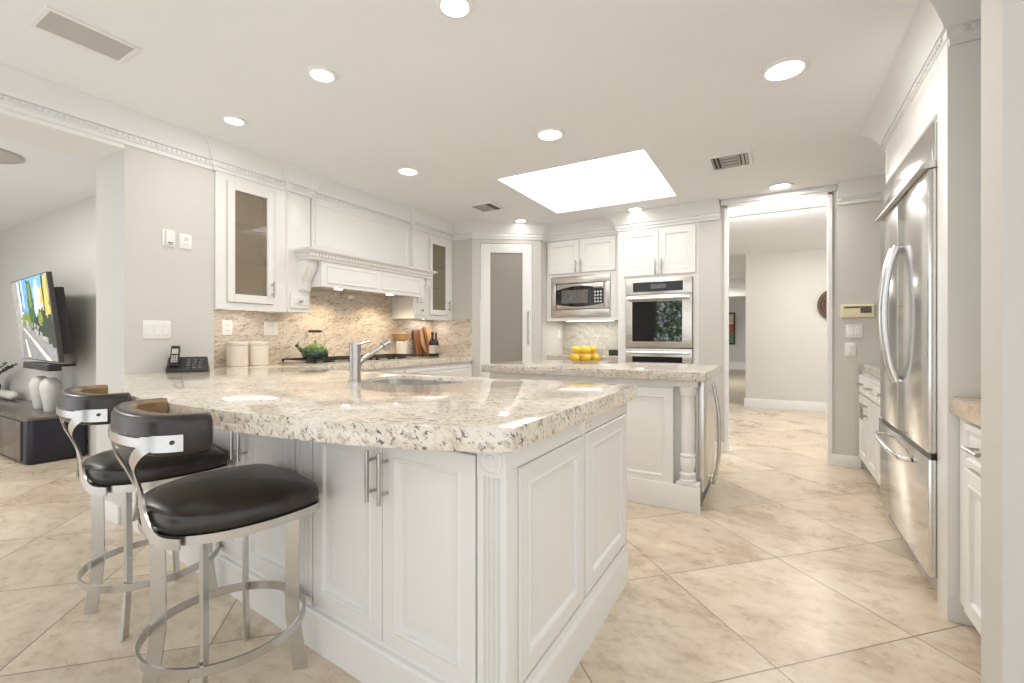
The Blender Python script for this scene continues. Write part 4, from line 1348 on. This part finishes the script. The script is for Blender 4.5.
sp_([(-.62, -.2), (-.5, -.22), (.75, -1), (.5, -1)], 5, -.007)
sp_([(-.58, -.5), (-.5, -.5), (-.35, -.95), (-.5, -.95)], 5, -.007)
sp_(jag([(-.45, .02), (-.28, .0), (-.1, -.3), (-.3, -.25)], .04), 8, -.0075)
for x_, z_ in ((.05, -.2), (.2, -.26), (.32, -.42), (.15, -.38)):
    sp_(jag([(x_, z_), (x_ + .1, z_), (x_ + .1, z_ + .1), (x_, z_ + .1)], .03, 3), 8, -.0078)
mb.build('screen', names, t, smooth=False)
mb = MB(); mb.box(-.12, .09, -.12, .12, .11, .12); mb.tube([(0, .10, 0), (.05, .235, 0)], .025); mb.build('wall_arm', 'black', t)
t = thing('soundbar', 'black soundbar hanging below the television', 'soundbar', (-6.02, 1.52, .845), math.radians(-4))
mb = MB(); mb.prism(rrect(-.46, -.05, .46, .05, .02), -.03, .03); mb.build('body', 'black', t, bevel=.006)
mb = MB(); mb.box(-.05, .05, -.01, .05, .225, .01); mb.build('bracket', 'black', t)

t = thing('media_console', 'low dark navy media console under the television', 'console', (-7.0, 1.535, 0))
mb = MB(); mb.prism(rrect(-1.35, -.21, 1.38, .20, .05), .012, .385); mb.build('body', 'navy', t, bevel=.004)
mb = MB(); mb.prism(rrect(-1.36, -.22, 1.39, .205, .05), .386, .41); mb.build('top', 'consoletop', t, bevel=.003)
for k in range(4):
    mb = MB(); mb.box(-1.28 + k * .64, -.222, .03, -.66 + k * .64, -.21, .375); d = mb.build('door', 'consoletop', t, bevel=.003)
mb = MB(); mb.box(-1.25, -.17, 0, 1.28, .17, .012); mb.build('base', 'black', t)
VA, VB = (-6.377, 1.60), (-6.031, 1.585)
def vase(loc, s, label):
    t = thing('vase', label, 'vase', loc, 0, 'pale vases on the console')
    mb = MB(); mb.lathe([(.043 * s, 0), (.047 * s, .01), (.060 * s, .10), (.078 * s, .20), (.080 * s, .245), (.066 * s, .29), (.035 * s, .318), (.026 * s, .314), (.05 * s, .28)], n=28, cap1=True); mb.build('body', 'vase', t, sharp=60)
vase((VA[0], VA[1], .41), 1.0, 'pale tapered vase standing behind its twin on the console')
vase((VB[0], VB[1], .41), .98, 'pale tapered vase at the console end nearest the bar stools')
t = thing('potted_branch', 'dark pot of leafy branches on the media console', 'plant', (-8.10, 1.58, .41))
mb = MB(); mb.lathe([(.06, 0), (.10, .05), (.115, .12), (.09, .2), (.06, .23), (.05, .22)], n=24); mb.build('pot', 'black', t)
mb = MB()
lf = MB()
for k in range(9):
    a = random.uniform(0, 6.28)
    e = (math.cos(a) * random.uniform(.1, .34) + .58, math.sin(a) * .1, random.uniform(.32, .52))
    m_ = (e[0] * .4, e[1] * .4, e[2] * .72)
    pts = spline([(0, 0, .2), m_, e], 4)
    mb.tube(pts, .004, 5)
    for p in pts[3:]:
        for s in range(3):
            b = random.uniform(0, 6.28); tl_ = Vector((math.cos(b), math.sin(b) * .6, random.uniform(-.2, .6))).normalized() * .055
            sd = tl_.cross(Vector((0, 0, 1))).normalized() * .016
            v = [lf.v(p), lf.v(p + tl_ * .5 + sd), lf.v(p + tl_), lf.v(p + tl_ * .5 - sd)]
            lf.face(v)
br = mb.build('branch', 'twig', t)
o = lf.build('leaves', 'leaf', br); o['kind'] = 'stuff'
t = thing('coral_ornament', 'white lumpy ornament lying before the potted branches', 'ornament', (-7.6, 1.64, .4165), 0)
mb = MB(); mb.lathe([(.01, -.26), (.035, -.24), (.045, -.16), (.038, -.1), (.05, -.02), (.042, .05), (.052, .14), (.04, .22), (.01, .25)], (0, 0, .046), 16, axis='x'); mb.build('body', 'fuzz', t, sharp=80)
t = thing('figurine', 'small dark figurine behind the white ornament', 'figurine', (-6.85, 1.70, .41))
mb = MB(); mb.lathe([(.03, 0), (.032, .01), (.02, .03), (.024, .06), (.012, .085), (.018, .10), (.018, .115), (.004, .128)], n=16); mb.build('body', 'black', t)

# ------------------------------------------------------------ bar stools
def make_stool(loc, seat_rz, label):
    t = thing('bar_stool', label, 'bar stool', loc, 0, 'bar stools at the breakfast bar')
    Rz = Matrix.Rotation(seat_rz, 4, 'Z')
    # legs: flat bars set like fins
    for sx, sy in ((1, 1), (1, -1), (-1, 1), (-1, -1)):
        u = Vector((sx, sy, 0)).normalized()
        tang = Vector((-u.y, u.x, 0))
        r0 = .185
        pts = [u * (r0 + .012) + Vector((0, 0, .548)), u * (r0 + .008) + Vector((0, 0, .35)), u * (r0 + .008) + Vector((0, 0, .20)), u * (r0 + .018) + Vector((0, 0, .12)), u * (r0 + .035) + Vector((0, 0, 0))]
        mb = MB(); mb.ribbon(pts, tang, .042, .009)
        lg = mb.build('leg', 'stoolsteel', t, sharp=50)
    mb = MB()
    R, n = .232, 48
    mb.rings([[(r * math.cos(2 * PI * k / n), r * math.sin(2 * PI * k / n), z) for k in range(n)] for r, z in ((R, .178), (R, .205), (R - .008, .205), (R - .008, .178), (R, .178))], False, False)
    mb.build('foot_ring', 'stoolsteel', t)
    mb = MB(); mb.lathe([(.215, .540), (.215, .552), (.17, .552), (.17, .540), (.215, .540)], n=40, cap0=False, cap1=False); mb.lathe([(.06, .535), (.06, .556)], n=24)
    mb.box(-.18, -.02, .541, .18, .02, .551); mb.box(-.02, -.18, .541, .02, .18, .551)
    mb.build('swivel_base', 'stoolsteel', t)
    # seat outline
    ol = spline([(.205, .205, 0), (.238, .12, 0), (.245, 0, 0), (.220, -.11, 0), (.150, -.192, 0), (0, -.222, 0), (-.150, -.192, 0), (-.220, -.11, 0), (-.245, 0, 0), (-.238, .12, 0), (-.205, .205, 0), (-.1, .222, 0), (0, .226, 0), (.1, .222, 0)], 5, True)
    sc = lambda k, z: [(p.x * k, p.y * k, z) for p in ol]
    mb = MB(); mb.X = Rz
    mb.rings([sc(.985, .553), sc(1.005, .553), sc(1.005, .578), sc(.985, .578)]); mb.build('seat_frame', 'stoolsteel', t)
    mb = MB(); mb.X = Rz
    mb.rings([sc(.96, .578), sc(.985, .582), sc(.995, .600), sc(.985, .621), sc(.965, .628), sc(.955, .627), sc(.93, .633), sc(.8, .645), sc(.55, .655), sc(.25, .66), sc(.05, .661)])
    mb.build('seat_cushion', 'leather', t, sharp=60)
    # backrest band, curved around the rear of the seat
    arc = spline([(-.238, -.115, 0), (-.236, -.165, 0), (-.205, -.215, 0), (-.12, -.245, 0), (0, -.256, 0), (.12, -.245, 0), (.205, -.215, 0), (.236, -.165, 0), (.238, -.115, 0)], 6)
    for p in arc:
        p.x *= .93
    zc, hh, th = .862, .054, .026
    def sect(i, grow=1.0, shift=0.0, h=None):
        p = arc[i]
        tg = (arc[min(i + 1, len(arc) - 1)] - arc[max(i - 1, 0)]).normalized()
        nn = Vector((tg.y, -tg.x, 0))         # outward
        if nn.dot(p) < 0: nn = -nn
        return p, nn
    lps = []
    end = len(arc) - 1
    for i in range(len(arc)):
        p, nn = sect(i)
        g = 1.0 if 0 < i < end else .8
        lp_ = []
        for k in range(16):
            a = 2 * PI * k / 16
            ca, sa = math.cos(a), math.sin(a)
            ex = math.copysign(abs(ca) ** .55, ca) * th * g; ez = math.copysign(abs(sa) ** .5, sa) * hh * g
            q = p + nn * ex
            lp_.append((q.x, q.y, zc + ez))
        lps.append(lp_)
    mb = MB(); mb.X = Rz; mb.rings(lps)
    for f in mb.bm.faces:
        pass
    band = mb.build('backrest', ['leather', 'tan'], t, sharp=60)
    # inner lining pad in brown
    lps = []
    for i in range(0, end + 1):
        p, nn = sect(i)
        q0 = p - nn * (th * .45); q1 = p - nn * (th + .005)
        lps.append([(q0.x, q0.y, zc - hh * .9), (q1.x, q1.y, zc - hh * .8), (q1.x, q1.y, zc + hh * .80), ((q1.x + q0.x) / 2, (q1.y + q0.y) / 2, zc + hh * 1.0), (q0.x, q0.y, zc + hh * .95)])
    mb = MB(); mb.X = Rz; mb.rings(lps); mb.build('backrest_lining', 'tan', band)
    # steel plate round the outside
    lps = []
    for i in range(7, end - 6):
        p, nn = sect(i)
        q0 = p + nn * (th + .0005); q1 = p + nn * (th + .006)
        e = min(i - 7, end - 7 - i)
        h0 = (.014 if e > 7 else .020 if e > 5 else .025)
        zz = zc - .014
        lps.append([(q0.x, q0.y, zz - h0), (q1.x, q1.y, zz - h0), (q1.x, q1.y, zz + h0 * .75), (q0.x, q0.y, zz + h0 * .75)])
    mb = MB(); mb.X = Rz; mb.rings(lps); pl = mb.build('back_plate', 'stoolsteel', t)
    for i in (9, end - 9):
        p, nn = sect(i)
        q = p + nn * (th + .005)
        mb = MB(); mb.X = Rz; mb.tube([(q.x, q.y, zc - .014), ((q + nn * .004).x, (q + nn * .004).y, zc - .014)], .0055, 12); mb.build('bolt', 'black', pl)
    # two bars that bow together at the waist and spread again at the seat
    for s in (-1, 1):
        ctl = [(s * .207, -.236, .848), (s * .170, -.258, .822), (s * .115, -.262, .782), (s * .060, -.245, .735), (s * .030, -.230, .685), (s * .034, -.226, .635), (s * .075, -.224, .593), (s * .14, -.210, .566), (s * .195, -.178, .563)]
        pts = spline(ctl, 5)
        nr = []
        for p in pts:
            q = Vector((p.x, p.y, 0))
            nr.append(q.normalized() if q.length > 0 else Vector((0, -1, 0)))
        mb = MB(); mb.X = Rz; mb.ribbon(pts, nr, .030, .006); mb.build('back_bar', 'stoolsteel', t, sharp=50)
    return t
s1 = make_stool((-1.545, .825, 0), math.radians(-10), 'black leather bar stool nearer the camera, fully in view')
dup(s1, (-2.25, .905, 0), 0, 'black leather bar stool farther back, beside the media console')

# seen only as reflections in the oven glass: a garden hedge and an added dark slab behind the camera
mb = MB()
for k in range(2600):
    c = Vector((random.uniform(-3.15, -1.9), -4.6 + random.uniform(-.25, .25), random.uniform(.05, 2.5)))
    d = Vector((random.uniform(-1, 1), random.uniform(-1, 1), random.uniform(-1, 1))).normalized() * random.uniform(.05, .1)
    e = d.cross(Vector((random.uniform(-1, 1), random.uniform(-1, 1), random.uniform(-1, 1)))).normalized() * .03
    mb.mi = random.choice((0, 0, 1, 2))
    mb.face([mb.v(c - d), mb.v(c + e), mb.v(c + d), mb.v(c - e)])
M['hedge2'] = simple('garden_leaf_dark', (.025, .06, .02), .6, var=.3)
M['hedge3'] = simple('garden_leaf_pale', (.30, .42, .22), .6, var=.3)
o = mb.build('hedge', ['hedge', 'hedge2', 'hedge3'], smooth=False)
tag(o, 'green garden hedge behind the camera, reflected in the oven glass', 'hedge', kind='stuff')
mb = MB(); mb.box(-4.3, -4.8, 0, -3.17, -4.65, CEIL)
struct('reflection_slab', mb, 'darkwood', 'added dark slab behind the camera for the oven reflection', 'wall')
